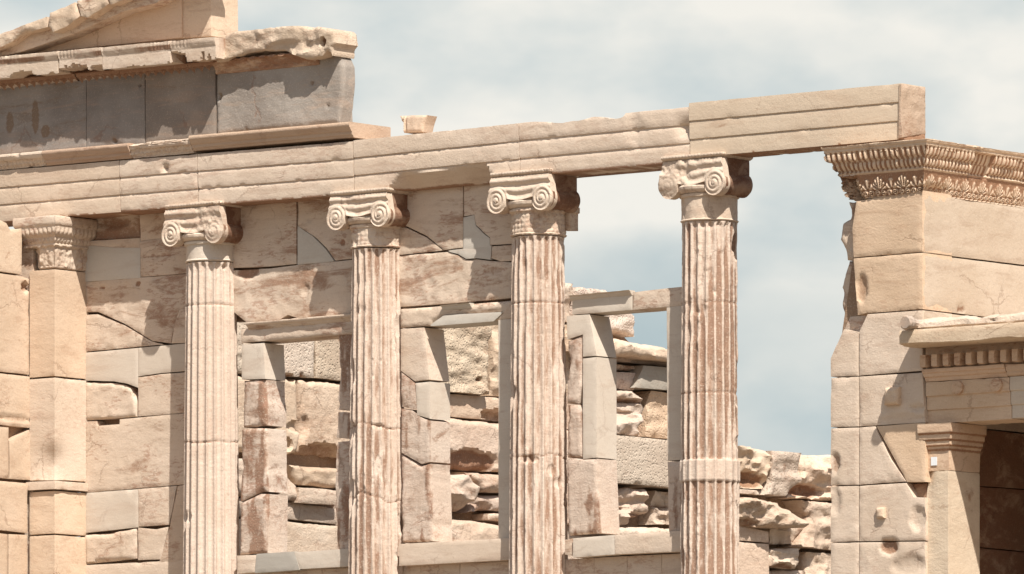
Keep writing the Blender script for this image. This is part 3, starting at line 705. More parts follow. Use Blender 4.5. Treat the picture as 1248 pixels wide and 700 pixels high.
# ------------------------------------------------------------------ architrave blocks
AH = .495
def arch(label, u0, u1, vt0, vt1, y=YA, mat=M_OLD, depth=.37, fas=(0, .165, .33), height=AH, **kw):
    a = at(u0, vt0, y=y); b = at(u1, vt1, y=y)
    st = .009
    g = .007; prof = [(-depth, 0), (-.03, 0), (-2*st, 0), (-2*st, height/3-.010), (-2*st-g, height/3-.006), (-2*st-g, height/3), (-st, height/3+.002), (-st, height*2/3-.010), (-st-g, height*2/3-.006), (-st-g, height*2/3), (0, height*2/3+.002), (0, height), (-depth, height)]
    kw.setdefault('stain_shade_f', lambda s_, n, z: 1.0*(z < .004)*(n < -.022)+.0*z)  # brown painted on the underside to deepen soffit shade
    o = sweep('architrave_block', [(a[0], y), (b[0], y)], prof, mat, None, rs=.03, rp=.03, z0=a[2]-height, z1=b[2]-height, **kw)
    tag(o, label, 'stone beam', 'long beams lying across the columns')
    return o
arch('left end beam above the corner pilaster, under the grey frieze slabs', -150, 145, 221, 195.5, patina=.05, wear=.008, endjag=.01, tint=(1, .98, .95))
def warpB(s, n, z):
    m = sst(.35, .6, fbm(np.stack([s, n, z], -1), 5, 3, 77)); return n-(.012*m+.05*np.exp(-((s-.58)/.035)**4-((z-.385)/.03)**4))*(n > -.1), z
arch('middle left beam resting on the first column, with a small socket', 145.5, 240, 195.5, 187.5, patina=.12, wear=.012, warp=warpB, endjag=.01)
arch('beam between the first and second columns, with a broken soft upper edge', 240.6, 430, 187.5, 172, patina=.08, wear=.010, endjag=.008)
bx0 = at(430, 170, y=YA)[0]
def warpC(s, n, z):
    top = .15*sst(.36, .60, s)*(1-sst(1.55, 1.68, s))*(1+.15*np.sin(s*5)); m = (z < top) & (n > -.30) & (top > .005)
    dn = np.where(m, (top-z)*1.45, 0); return n-np.minimum(dn, .22+n*.3), z+np.where(m, .0, 0)
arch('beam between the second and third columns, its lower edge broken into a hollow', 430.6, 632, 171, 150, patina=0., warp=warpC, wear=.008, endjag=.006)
def warpD(s, n, z):
    q = fbm(np.stack([s, n*0, z*0], -1), 3.3, 4, 55)
    ztop = AH-.045*sst(.1, .5, s)*(1-sst(1.2, 1.25, s))*(.6+q)-.05*sst(1.75, 1.8, s)*0
    z = np.where(z > ztop, ztop, z)
    m = np.exp(-(((s-1.92)/.09)**2+((z-.30)/.08)**2)); return n-.05*m-.01*sst(.3, .6, fbm(np.stack([s, n, z], -1), 4, 3, 57))*(n > -.1), z
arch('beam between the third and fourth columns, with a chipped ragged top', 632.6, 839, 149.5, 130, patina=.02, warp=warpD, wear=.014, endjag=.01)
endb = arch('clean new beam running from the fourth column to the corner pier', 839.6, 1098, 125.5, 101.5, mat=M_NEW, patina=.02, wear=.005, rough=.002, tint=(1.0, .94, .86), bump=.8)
stone('broken_end', [(1098.6, 102.5), (1128, 107), (1129, 163), (1098.6, 168)], 'x', at(1098, 130, y=YA)[0]+.012, depth=.03, parent=endb, mat=M_OLD, res=.02, rough=.012, patina=.22, tint=(.75, .70, .66), bump=2)
# inner beams behind the left four
a = at(-40, 230, y=.09)[0]; b = at(835, 200, y=.09)[0]; za = Z_of(430, 232, YA)
o = sweep('inner_beam', [(a, .085), (b, .085)], [(0, .02), (0, .46), (-.30, .46), (-.30, .02)], M_OLD, None, rs=.1, rp=.1, z0=za+.005, patina=.75, tint=(.6, .48, .42)); tag(o, 'long inner backing beam lying behind the front beams', 'stone beam')  # dark tint paints soffit shade onto the brown beam

# moulding course above the two left beams
def crown(label, u0, u1, v0, v1, y=-.31, mat=M_OLD, beads=False, **kw):
    a = at(u0, v0, y=y-.04); b = at(u1, v1, y=y-.04)
    f = None
    if beads:
        def f(s, n, z): return -.016*np.abs(np.sin(s*58))*(z < .07)*(n > -.02)-.03*sst(-.1, .5, fbm(np.stack([s, n, z], -1), 5, 4, 31))*(n > -.1)
    o = sweep('moulding_block', [(a[0], y), (b[0], y)], [(-.55, 0), (-.01, 0), (0, .02), (.012, .024), (.018, .055), (.030, .060), (.045, .085), (.062, .105), (.064, .125), (.055, .142), (-.55, .142)], mat, None, rs=.014 if beads else .04, rp=.012, z0=a[2]-.142, z1=b[2]-.142, disp=f, **kw)
    return tag(o, label, 'stone moulding', 'moulding course under the grey frieze')
crown('left end of the moulding course, weathered and beaded, at the edge of the photo', -150, 52, 202, 184, beads=True, patina=.35, wear=.01)
crown('smooth brown moulding block above the corner pilaster', 52.5, 157, 184, 174.5, mat=M_NEW, patina=.1, tint=(.80, .66, .58), wear=.004, rough=.0015, bump=1.5)
crown('battered moulding block with worn beads, above the socketed beam', 157.5, 231, 175, 168, beads=True, patina=.1, wear=.02)
crown('long smooth moulding block under the largest grey slab', 231.5, 427, 165.5, 148.5, mat=M_NEW, patina=.1, tint=(.86, .73, .64), wear=.004, rough=.0015, bump=1.5)

# ------------------------------------------------------------------ grey frieze slabs
YF = -.25
def fr(label, px, **kw):
    o = stone('frieze_slab', px, 'y', YF, mat=M_GREY, depth=kw.pop('depth', .16), **kw); return tag(o, label, 'stone slab', 'grey slabs of the frieze')
fr('dark grey frieze slab with brown blotches, leftmost of the row', [(-150, 123), (104.5, 98), (104.5, 182), (-150, 206)], patina=.35, rough=.004, dents=[(43, 143, 5, 24, .003, 1), (55, 160, 7, 9, .003, 1), (12, 150, 6, 16, .002, .7)])
fr('square grey frieze slab, second from the left', [(105, 98), (176, 90), (176, 175), (105, 182)], dents=[(139, 172, 3, 4, .03, .8), (170, 104, 2, 2, .03, .8)], rough=.004, patina=-.1)
fr('brownish grey frieze slab with a chipped edge, third from the left', [(176.8, 90), (262, 80.5), (262, 167), (176.8, 175)], patina=.1, tint=(1.02, .97, .92))
fr('largest grey frieze slab, sunlit and rough at its right end', [(263, 80), (378, 66), (412, 66), (418, 80), (419, 100), (416, 130), (412, 150), (263, 166)], dents=[(380, 102, 3, 4, .02, .7), (400, 128, 2, 2, .02, .7), (267, 118, 4, 6, .04, .7), (300, 158, 3, 2, .02, .6)], bump=1.8, depth=.17, tint=(1.25, 1.25, 1.22), rough=.005, patina=-.1, edge=.02, ew=.04, jag=.006)
o = stone('backing_slab', [(405, 112), (411, 107), (418, 110), (420, 148), (404, 152)], 'y', YF+.19, depth=.12, mat=M_GREY, tint=(1.5, 1.5, 1.45), rough=.003); tag(o, 'small pale grey block standing behind the end of the frieze', 'stone slab')
o = stone('frieze_backing', [(-150, 121), (400, 70), (400, 152), (-150, 205)], 'y', YF+.33, depth=.2, mat=M_OLD, res=.1); tag(o, 'rough backing course hidden behind the grey slabs', 'stone course')

# ------------------------------------------------------------------ projecting cornice
YG = -.54
def geison(label, u0, u1, v0, v1, hgt=.215, broken=0, seed=None, soff=True, **kw):
    a = at(u0, v0, y=YG); b = at(u1, v1, y=YG); sd_ = seed or nseed()
    prof = [(-.50, -.085), (-.29, -.085), (-.285, -.06), (-.27, -.03), (-.25, .015), (-.04, .02), (-.012, 0), (-.010, hgt*.60), (-.002, hgt*.64), (.003, hgt*.74), (.010, hgt*.82), (.014, hgt), (-.50, hgt)]
    def bead(s, n, z):
        P = np.stack([s, n, z], -1)
        lo = -.030*np.abs(np.sin(s*32+z*25))*(z < -.01)*(n > -.3)*(n < -.2)
        up = -.008*np.abs(np.sin(s*70))*(z > hgt*.66)*(n > -.05)*sst(-.2, .1, fbm(P*np.array([1, 0, 0]), 3, 2, sd_))
        return lo+up
    def wf(s, n, z):
        P = np.stack([s, n*0, z*0], -1)
        q = fbm(P, 2.6, 5, sd_+3, .66); q2 = fbm(P, 9, 4, sd_+4, .66); top = hgt*(broken*(.55*sst(.02, .10, q)+.45*sst(.22, .30, q))+.07*sst(.0, .2, q2)); m = (n > -.2) & (z < top)
        return np.where(m, n-np.minimum((top-z)*1.2+.02, .2), n), np.where(m, z+(top-z)*.9, z)
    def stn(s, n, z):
        P = np.stack([s, n*0, z], -1); return 1.0*((n < -.2) & (n > -.3))+.75*(z > hgt*.64)*(z < hgt*.86)*(n > -.05)*sst(-.25, .2, fbm(P, 2.2, 4, sd_+8))  # bed recess painted dark as cornice shade; rim stain is weathering
    o = sweep('cornice_block', [(a[0], YG), (b[0], YG)], prof, M_OLD, None, rs=.014, rp=.014, z0=a[2]-hgt, z1=b[2]-hgt, disp=bead, warp=wf, stain_shade_f=stn, wear=.008, endjag=.015, **kw)
    return tag(o, label, 'cornice block', 'projecting cornice blocks above the grey frieze')
geison('leftmost cornice block with a stained beaded rim', -150, 70, 82.5, 62.5, broken=.22, patina=.1, seed=611)
geison('short cornice block with a notch at its left corner', 70.7, 123.5, 62.5, 57.5, broken=.35, patina=.12, seed=622)
geison('straight pale cornice block under the gable slab', 124, 207, 58, 50, broken=.25, patina=.0, seed=633)
geison('cornice block with a triangular break in its lower edge', 207.8, 262, 50, 45, broken=.75, patina=.05, seed=644)
# last, badly broken cornice block
o = stone('cornice_block', [(262.5, 45), (290, 38), (330, 33), (365, 31), (400, 32), (406, 38), (408, 52), (403, 68), (396, 62), (390, 70), (372, 73), (345, 62), (300, 65), (277, 73), (262.5, 76)], 'y', -.40, depth=.34, mat=M_OLD,
          rough=.010, edge=.010, ew=.014, jag=.016, pillow=.006, extra=craggy(.012, 73), bump=2.4, patina=.10, tint=(.97, .95, .91), dents=[(393, 51, 3, 6, .08, .9), (350, 58, 40, 9, .03), (396, 69, 5, 5, .05, .6)], res=.022)
tag(o, 'large broken cornice block with a rounded right end overhanging the grey slab', 'cornice block', 'projecting cornice blocks above the grey frieze')
a = at(262, 78, y=-.27); b = at(388, 68, y=-.27)
o = sweep('bed_moulding', [(a[0], -.26), (b[0], -.26)], [(-.2, 0), (0, 0), (.005, .02), (.02, .035), (.06, .09), (.10, .12), (-.2, .12)], M_OLD, None, rs=.016, rp=.014, z0=a[2]-.10, z1=b[2]-.085, patina=.9,
          disp=lambda s, n, z: -.018*np.abs(np.sin(s*26+z*30))*(n > -.05)*(z > .02), tint=(.9, .8, .72)); tag(o, 'brown carved strip tucked under the broken cornice block', 'stone moulding')

# ------------------------------------------------------------------ gable
o = stone('gable_slab', [(0, 70), (60, 54), (130, 20), (176, -22), (176, -60), (221, -60), (221, 46), (100, 59), (0, 70)][:-1], 'y', -.22, depth=.25, mat=M_OLD, rough=.003, edge=.005, tint=(1, .93, .86), patina=-.05)
tag(o, 'shaded gable wall slab behind the sloping cornice', 'stone slab', 'slabs of the gable')
o = stone('gable_slab', [(221.5, -60), (256, -60), (257, 44), (221.5, 47)], 'y', -.20, depth=.40, mat=M_OLD, rough=.003, tint=(1, .95, .88), patina=-.05)
tag(o, 'upright sunlit gable slab against the sky, right of the shaded one', 'stone slab', 'slabs of the gable')
RK = [([(-40, 58), (0, 41), (56, 20), (57, 33), (30, 40), (12, 52), (-40, 78)], 'lowest sloping cornice block at the left edge of the photo', 711),
      ([(60, 15), (91, 2), (97, 20), (84, 31), (64, 40), (59, 33)], 'sloping cornice block with a broken lower corner, second from below', 722),
      ([(92, 1), (128, -13), (131, 5), (106, 22), (98, 20)], 'sloping cornice block cut by the top of the photo, third from below', 733),
      ([(129, -14), (165, -29), (168, -8), (134, 7), (132, 5)], 'sloping cornice block at the top of the photo, with its foot just visible', 744)]
for px, lb, s_ in RK:
    o = stone('sloping_cornice_block', px, 'y', -.54, depth=.36, mat=M_OLD, rough=.006, edge=.012, ew=.02, jag=.008, extra=craggy(.010, s_), bump=1.5, patina=.28, seed=s_, tint=(1, .97, .92)); tag(o, lb, 'cornice block', 'sloping cornice blocks of the gable')
o = stone('sloping_bed_course', [(-40, 76), (0, 56), (100, 20), (170, -12), (232, -46), (250, -46), (190, 4), (150, 14), (88, 42), (30, 62), (-40, 80)], 'y', -.40, depth=.30, mat=M_OLD, rough=.005, patina=.35)
tag(o, 'shaded sloping bed course under the gable cornice blocks', 'stone course')
o = stone('sloping_roof_course', [(120, -8), (250, -62), (262, -62), (262, -52), (160, -2)], 'y', -.50, depth=.3, mat=M_OLD, rough=.006); tag(o, 'upper sloping course above the gable, beyond the top of the photo', 'stone course')

# loose carved fragment on the beams
o = stone('carved_fragment', [(484, 141), (520, 140), (516, 152), (514, 161), (490, 162), (489, 150)], 'y', -.05, depth=.16, mat=M_OLD, rough=.008, edge=.02, ew=.03, tint=(1, .95, .9), res=.012,
          extra=lambda a_, b_, d_: -.02*np.abs(np.sin(a_*80))*(a_ < at(496, 150, y=-.05)[0]))
tag(o, 'small loose carved fragment lying on top of the beams against the sky', 'stone')

# ------------------------------------------------------------------ left corner pilaster and the wall that returns to the viewer
YPL = -.37
xa, xb = X_of(36, YPL), X_of(66.5, YPL)
pl = thing('corner_pilaster', 'square corner pilaster with a carved capital and broken foot, at the left of the facade', 'pilaster', (xa, YPL, ZFLOOR))
def pil(v0, v1, nm='shaft_block', tint=(1, 1, 1), patina=0, wear=.006, dx=0, warp=None, mat=M_OLD):
    z1_ = Z_of(66, v0, YPL); z0_ = Z_of(66, v1, YPL)+.004
    return sweep(nm, [(xa-dx, .1), (xa-dx, YPL-dx), (xb+dx, YPL-dx), (xb+dx, .12)][1:], [(-.25, 0), (0, 0), (0, z1_-z0_), (-.25, z1_-z0_)], mat, pl, rs=.025, rp=.025, z0=z0_, tint=tint, patina=patina, wear=wear, warp=warp)
def footw(s, n, z):
    # foot of the middle block is knocked away around the corner
    q = np.clip(1-z/.42, 0, 1); w_ = np.exp(-((s-.28)/.30)**2); nn = fbm(np.stack([s, n*0, z], -1), 6, 4, 66)
    amt = .075*np.exp(-((s-.30)/.17)**2)*sst(.05, .7, q)*(1+.25*nn); return np.where(n > -.2, np.minimum(n, -amt), n), z
pil(328, 459, tint=(.97, .91, .84), patina=-.1)
pil(460, 585, warp=footw, wear=.012, patina=.02)
pil(586, 597, dx=.03, patina=0)
pil(598, 651, tint=(1.02, .97, .9), patina=.0, wear=.010)
pil(652, 740, tint=(1.0, .95, .88), patina=.02)
zc0, zc1 = Z_of(66, 327, YPL), Z_of(66, 264, YPL)
hc = zc1-zc0
def capd(s, n, z):
    e = .018*np.sqrt(np.clip(1-((((s+.02) % .058)/.058-.5)/.4)**2, 0, 1))*np.clip(1-np.abs(z-hc*.70)/.045, 0, 1)
    e2 = .014*np.sqrt(np.clip(1-((((s) % .05)/.05-.5)/.4)**2, 0, 1))*np.clip(1-np.abs(z-hc*.54)/.03, 0, 1)
    P = np.stack([s, n*0, z], -1); r_ = .017*fbm(P, 24, 2, 91)*(z < hc*.44)*(z > .02)
    return (e+e2+r_)*(n > -.05)
def capw(s, n, z):
    m = (s < .25+.14) & (z < hc*.42) & (n > -.1); return np.where(m, n-.07, n), z
sweep('capital', [(xa, YPL+.25), (xa, YPL), (xb, YPL), (xb, .12)], [(-.25, 0), (.0, 0), (.008, .03), (.018, hc*.40), (.045, hc*.44), (.035, hc*.48), (.055, hc*.60), (.075, hc*.63), (.10, hc*.80), (.115, hc*.83), (.115, hc), (-.25, hc)],
      M_OLD, pl, rs=.009, rp=.010, z0=zc0, disp=capd, warp=capw, wear=.010, patina=.35)
XL = xa
prism_rect('backing_block', (xa-.5, YPL+.03, ZFLOOR), (xa+.02, YPL+.4, Z_of(30, 289, YPL)), M_OLD, pl, rough=.01, res=.08, patina=.35)
lw = thing('return_wall', 'sunlit block wall at the left edge of the photo, joining the corner pilaster', 'wall', (XL, -1.5, 0))
LWB = [([(-14, 270), (0, 268), (8, 272), (14, 282), (27, 278), (27, 335), (0, 331), (-14, 330)], dict(dy=0, tint=(.98, .94, .88))),
       ([(-60, 262), (-15, 268), (-15, 329), (-60, 324)], {}),
       ([(-60, 326), (0, 333), (28, 337), (36, 340), (36, 362), (36, 457), (0, 453), (-60, 446)], dict(dents=[(32, 350, 5, 6, .05, .6)])),
       ([(-60, 448), (0, 455), (37, 459), (38, 522), (0, 518), (-60, 511)], dict(patina=.12, dents=[(15, 510, 30, 3, .02, .4)])),
       ([(-60, 513), (0, 520), (11, 521), (11, 584), (-60, 576)], dict(patina=0)),
       ([(12, 537), (36, 524), (46, 586), (12, 584)], dict(patina=0)),
       ([(-60, 578), (0, 586), (34, 589), (34, 650), (-60, 640)], dict(patina=-.05)),
       ([(-60, 642), (10, 651), (10, 740), (-60, 740)], dict(patina=-.05)),
       ([(11, 651), (34, 652), (34, 740), (11, 740)], dict(patina=-.05))]
for px, kw in LWB:
    kw = dict(kw); kw.pop('dy', 0); tn = kw.pop('tint', (.90, .85, .79))
    # flip: this wall lies in front of the facade plane, so its stones run to the pilaster's edge
    stone('stone_block', px, 'x', XL+.004, depth=.3, parent=lw, mat=M_OLD, tint=tn, **kw)
stone('wall_core', [(-60, 330), (30, 340), (30, 740), (-60, 740)], 'x', XL-.08, depth=.3, parent=lw, mat=M_CORE, res=.12)

# ------------------------------------------------------------------ right corner pier
XC = X_of(1124, YP); XL2 = X_of(1012, YP)
pier = thing('corner_pier', 'tall block pier at the right corner, with a carved capital of palmettes', 'pier', (XC, YP, ZFLOOR-3.9))
def ps(px, y=YP, **kw):
    m = kw.pop('mat', M_OLD); return stone('stone_block', px, 'y', y, depth=kw.pop('depth', .45), parent=pier, mat=m, **kw)
TW = (.95, .87, .77)
ps([(1043, 245), (1124, 232), (1124, 307), (1040, 314), (1038, 280)], tint=TW, patina=.0, rough=.002)
ps([(1040, 315), (1124, 308), (1124, 377), (1057, 382), (1045, 384), (1042, 350)], tint=TW, patina=.05, rough=.002, dents=[(1050, 352, 7, 18, .03, .4)])
ps([(1057, 383), (1124, 378), (1124, 452), (1047, 458), (1047, 404)], patina=.05)
ps([(1028, 401), (1046, 405), (1046, 458.5), (1012, 459.5), (1012, 437)], patina=.03)
ps([(1012, 460.5), (1046.3, 459), (1046.3, 520), (1012, 521)], patina=.03)
ps([(1047, 459), (1124, 454), (1127, 515), (1047, 520)], patina=.02, dents=[(1118, 497, 10, 4, .03, .2), (1100, 512, 28, 6, .02)])
ps([(1012, 522), (1046.3, 521), (1046.3, 591), (1012, 592)], dents=[(1018, 565, 5, 12, .03, .5)], patina=.03)
ps([(1047, 521), (1066, 519.5), (1085, 560), (1104, 587), (1047, 591)], patina=.03)
ps([(1067.5, 519.4), (1127, 515), (1128, 587.5), (1105, 588)], patina=-.1, tint=(1.02, .93, .82), rough=.003)
ps([(1012, 593), (1046.3, 592), (1046.3, 660), (1012, 661)], patina=.04, dents=[(1018, 610, 6, 18, .02)])
ps([(1047, 592), (1104, 588.5), (1113, 606), (1127, 606), (1128, 659), (1047, 660)], patina=.0, dents=[(1118, 632, 9, 15, .03, .1), (1083, 662, 10, 6, .03, .5)])
ps([(1012, 662), (1046.3, 661), (1046.3, 745), (1012, 745)], patina=.04)
ps([(1047, 661), (1127, 660), (1128, 745), (1047, 745)], patina=.05, dents=[(1083, 667, 10, 9, .04, .8), (1108, 690, 22, 12, .02)], rough=.006)
# broken dark ends of the inner stones, set back
ps([(1033, 246), (1044, 246), (1044, 320), (1030, 318), (1022, 292), (1025, 272), (1034, 266)], y=YP+.14, patina=.55, rough=.02, edge=.03, ew=.04, jag=.02, depth=.3)
ps([(1033, 318), (1048, 318), (1048, 388), (1027, 386), (1023, 350), (1026, 338)], y=YP+.14, patina=.55, rough=.02, edge=.03, ew=.04, jag=.02, depth=.3)
ps([(1034, 386), (1060, 384), (1060, 440), (1030, 440), (1028, 402)], y=YP+.10, patina=.35, rough=.02, depth=.35)
stone('wall_core', [(1050, 240), (1122, 235), (1122, 745), (1020, 745), (1020, 445)], 'y', YP+.12, depth=.5, parent=pier, mat=M_CORE, res=.12)
# south face courses
Sx = XC+.006
POR = dict(lo=1)
for px, kw in [([(1126, 236), (1330, 262), (1330, 333), (1126, 308)], dict(patina=-.25)), ([(1126, 309.5), (1330, 334.5), (1330, 402), (1126, 377)], dict(patina=-.2, dents=[(1172, 376, 3, 5, .03, .9), (1148, 377, 4, 1.5, .02, .9)])),
               ([(1126, 378.5), (1330, 403.5), (1330, 478), (1126, 452)], dict(patina=-.2)), ([(1131, 454), (1330, 479.5), (1330, 536), (1131, 515)], {}),
               ([(1131, 516), (1330, 538), (1330, 602), (1131, 588)], dict(patina=1.0, tint=(.62, .5, .42))), ([(1131, 589), (1330, 603), (1330, 680), (1131, 661)], dict(patina=1.0, tint=(.62, .5, .42))), ([(1131, 662), (1330, 681), (1330, 760), (1131, 745)], dict(patina=1.0, tint=(.62, .5, .42)))]:  # lowest three courses tinted dark to paint in the porch shade
    kw = dict(kw); tn = kw.pop('tint', (.78, .78, .76)); stone('stone_block', px, 'x', Sx-.004, depth=.4, parent=pier, mat=M_OLD, tint=tn, rough=.0025, res=.05, **kw)
# raised bosses
def boss(u, v, w_, hh, dep=.05, **kw):
    stone('lifting_boss', [(u-w_, v-hh), (u+w_, v-hh-1), (u+w_, v+hh-1), (u-w_, v+hh)], 'y', YP-dep, depth=dep+.01, parent=pier, mat=M_OLD, res=.012, rough=.016, edge=.02, ew=.03, jag=.008, gap=0, tint=(1.02, .97, .9), **kw)
boss(1084, 483, 9, 11, .07); boss(1071, 625.5, 5.5, 7, .045)
# capital
zk0 = Z_of(1124, 238, YP); zk1 = Z_of(1124, 167.5, YP-.19); hk = zk1-zk0
L1 = XC-X_of(1034, YP)
def anth(s, z):
    """relief of palmettes standing on a row of scrolls; z 0..1 over the band"""
    p = .262; q = ((s+.03) % p)-p/2; h = np.zeros_like(s)
    for off, npet, ln, hh in ((0., 7, .86, 1.), (p/2, 3, .74, .8), (-p/2, 3, .74, .8)):
        dx = (q-off)/.112; dz = (z-.22)/.80
        rho = np.hypot(dx, dz); ph = np.arctan2(dx, dz); lim = ln*(1-.18*np.abs(ph))
        m = (np.abs(ph) < 1.45)*sst(lim+.03, lim-.06, rho)*sst(.10, .2, rho)
        h = np.maximum(h, hh*m*np.cos(ph*npet/1.45*1.57*.98)**2)
    p2 = p/4; qx = ((s+.03) % p2)-p2/2; rr_ = np.hypot(qx/.030, (z-.12)/.13)
    h = np.maximum(h, np.exp(-((rr_-.75)/.20)**2)); h = np.maximum(h, 1.0*(rr_ < .25))
    return h
zb_ = .44*hk
S0 = .1-YP
def kd(s, n, z):
    s = s-S0
    def eggs(p, zc_, hz, amp): return amp*np.sqrt(np.clip(1-((((s+p*.5) % p)/p-.5)/.38)**2, 0, 1))*np.sqrt(np.clip(1-((z-zc_)/hz)**2, 0, 1))
    fr_ = n > -.03
    brk = 1-sst(L1+.62, L1+.66, s)*(1-sst(L1+.88, L1+.92, s))        # mended gap on the right face
    e = eggs(.058, hk*.765, hk*.085, .026)+eggs(.050, hk*.575, hk*.065, .022)
    a = np.where(s > L1, .014, .026)*anth(s, np.clip((z-.03)/(zb_-.04), 0, 1))*(z > .025)*(z < zb_)*(1-sst(L1+1.45, L1+1.5, s))
    w_ = fbm(np.stack([s, n*0, z], -1), 6, 4, 808)
    lossv = np.clip(.75+1.1*fbm(np.stack([np.floor(s/.058)*.37, z*0, np.floor(z/.08)], -1), 3.1, 2, 811), .15, 1.1)
    return (e*brk*lossv+a-.012-.018*sst(.25, .6, w_))*fr_
def kw_(s, n, z):
    s = s-S0
    q = fbm(np.stack([s, n*0, z], -1), 5, 3, 809)
    m = (sst(L1+.06, L1+.02, s)*sst(L1-.12, L1-.05, s)*(z < hk*.2))*0
    cut = sst(.20, .08, s+.25*z)*(z < hk*.42)                    # broken away low on the left
    n = n-(.10*cut)*(n > -.05)
    c2 = np.exp(-((s-L1-.17)/.16)**2)*sst(hk*.28, hk*.1, z)
    n = n-.05*c2*(n > -.05)
    c3 = sst(L1+.60, L1+.64, s)*(1-sst(L1+.86, L1+.92, s))*(z < hk*.86)*(z > hk*.42); n = n-.045*c3*(n > -.05)
    c4 = sst(L1+.95, L1+1.5, s)*0
    return n, z+(.02*q)*(z > hk*.97)*(n > .1)
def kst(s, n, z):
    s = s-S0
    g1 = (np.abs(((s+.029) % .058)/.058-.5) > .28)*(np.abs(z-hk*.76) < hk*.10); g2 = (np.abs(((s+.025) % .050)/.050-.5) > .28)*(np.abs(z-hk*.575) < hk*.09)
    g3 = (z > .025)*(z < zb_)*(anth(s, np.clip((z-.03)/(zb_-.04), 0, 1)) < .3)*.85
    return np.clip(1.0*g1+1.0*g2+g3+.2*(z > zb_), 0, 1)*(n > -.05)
sweep('capital', [(XC-L1, .1), (XC-L1, YP), (XC, YP), (XC, YP+2.3)], [(-.2, 0), (0, 0), (.012, .008), (.012, .024), (.004, .028), (.032, zb_*.5), (.066, zb_), (.078, zb_+.006), (.082, zb_+.024), (.074, zb_+.03),
      (.080, hk*.51), (.108, hk*.64), (.116, hk*.655), (.116, hk*.675), (.124, hk*.69), (.152, hk*.84), (.168, hk*.855), (.168, hk*.90), (.180, hk*.91), (.19, hk*.985), (.18, hk), (-.2, hk)],
      M_OLD, pier, rs=.0075, rp=.0075, z0=zk0, disp=kd, warp=kw_, stain_shade_f=kst, wear=.010, rough=.004, patina=.10, tint=(1, .95, .88))

# ------------------------------------------------------------------ porch on the right
YQ = YP+.02
X0 = XC+.002
zq = lambda u, v, y=YQ: Z_of(u, v, y)
porch = thing('covered_porch', 'low porch roof with dentils and two round discs, joining the corner pier at the right', 'porch', (X0+1.4, YQ+1.5, ZFLOOR))
XE = X0+3.2; YE = YQ+3.6
hA = zq(1127, 466)-zq(1127, 517)
sweep('architrave', [(X0+.02, YQ), (X_of(1230, YQ), YQ)], [(-.45, 0), (-.036, 0), (-.036, hA*.32), (-.018, hA*.33), (-.018, hA*.65), (0, hA*.66), (0, hA), (-.45, hA)], M_OLD, porch, rs=.04, rp=.03, z0=zq(1127, 517), tint=(1, .92, .82), wear=.006)
sweep('architrave', [(X_of(1230.8, YQ), YQ), (XE, YQ), (XE, YE)], [(-.45, 0), (-.036, 0), (-.036, hA*.32), (-.018, hA*.33), (-.018, hA*.65), (0, hA*.66), (0, hA), (-.45, hA)], M_NEW, porch, rs=.04, rp=.03, z0=zq(1127, 517)+.004, tint=(1, .98, .95), wear=.012)
h2 = zq(1127, 451)-zq(1127, 466)
sweep('crown_moulding', [(X0+.02, YQ), (X_of(1228, YQ), YQ)], [(-.45, 0), (0, 0), (.01, .02), (.012, .035), (.03, .04), (.04, .07), (.055, .075), (.06, h2), (-.45, h2)], M_OLD, porch, rs=.05, rp=.012, z0=zq(1127, 466)+.001, tint=(1, .88, .78), wear=.004)
sweep('crown_moulding', [(X_of(1229, YQ), YQ), (XE, YQ), (XE, YE)], [(-.45, 0), (0, 0), (.03, .04), (.05, h2), (-.45, h2)], M_OLD, porch, rs=.04, rp=.012, z0=zq(1127, 466)+.001, tint=(.9, .8, .72), patina=.4, wear=.02, rough=.01)
# dentils
zd0, zd1 = zq(1127, 449), zq(1127, 434)
sweep('dentil_backing', [(X0+.02, YQ), (XE, YQ), (XE, YE)], [(-.45, 0), (0, 0), (0, zd1-zd0+.13), (-.45, zd1-zd0+.13)], M_OLD, porch, rs=.1, rp=.06, z0=zd0-.012, patina=.3, tint=(.8, .7, .62))
k = 0; xx = X0+.035
while xx < XE-.1 and k < 24:
    dl = sweep('dentil', [(xx, YQ-.11), (xx+.060, YQ-.11)], [(-.108, 0), (0, 0), (0, zd1-zd0), (-.108, zd1-zd0)], M_OLD, porch, rs=.03, rp=.04, z0=zd0, wear=.008, tint=(.95, .84, .74), patina=.15); xx += .124; k += 1
# cornice slab
zs0, zs1 = Z_of(1106, 421, YQ-.34), Z_of(1106, 402, YQ-.34)
def slabw(s, n, z):
    q = fbm(np.stack([s, n*0, z*0], -1), 3, 3, 515); m = (z < .03) & (n > -.05); return n, np.where(m, z-.02*q, z)
sweep('cornice', [(X0-.02+.0, YQ-.34), (XE, YQ-.34), (XE+.3, YQ-.34+.0)][:2], [(-4.2, 0), (-.34, .03), (-.30, -.005), (-.02, -.0), (0, .01), (0, zs1-zs0-.02), (-.01, zs1-zs0), (-4.2, zs1-zs0)], M_OLD, porch, rs=.04, rp=.03, z0=zs0, warp=slabw, tint=(.95, .92, .84), wear=.003)
# rough broken rim on the slab
def rimw(s, n, z):
    P = np.stack([s, n, z*0], -1); q = fbm(P, 3.3, 4, 616); t = (z > .02); return n-.04*np.abs(q), np.where(t, z*(.78+.55*q), z)
sweep('broken_rim', [(X0+.00, YQ-.30), (XE, YQ-.30)], [(-.30, 0), (.0, 0), (.01, .05), (-.02, .10), (-.12, .12), (-.30, .11)], M_RUB, porch, rs=.03, rp=.03, z0=zs1-.002, warp=rimw, rough=.012, wear=.02, tint=(.95, .92, .88))
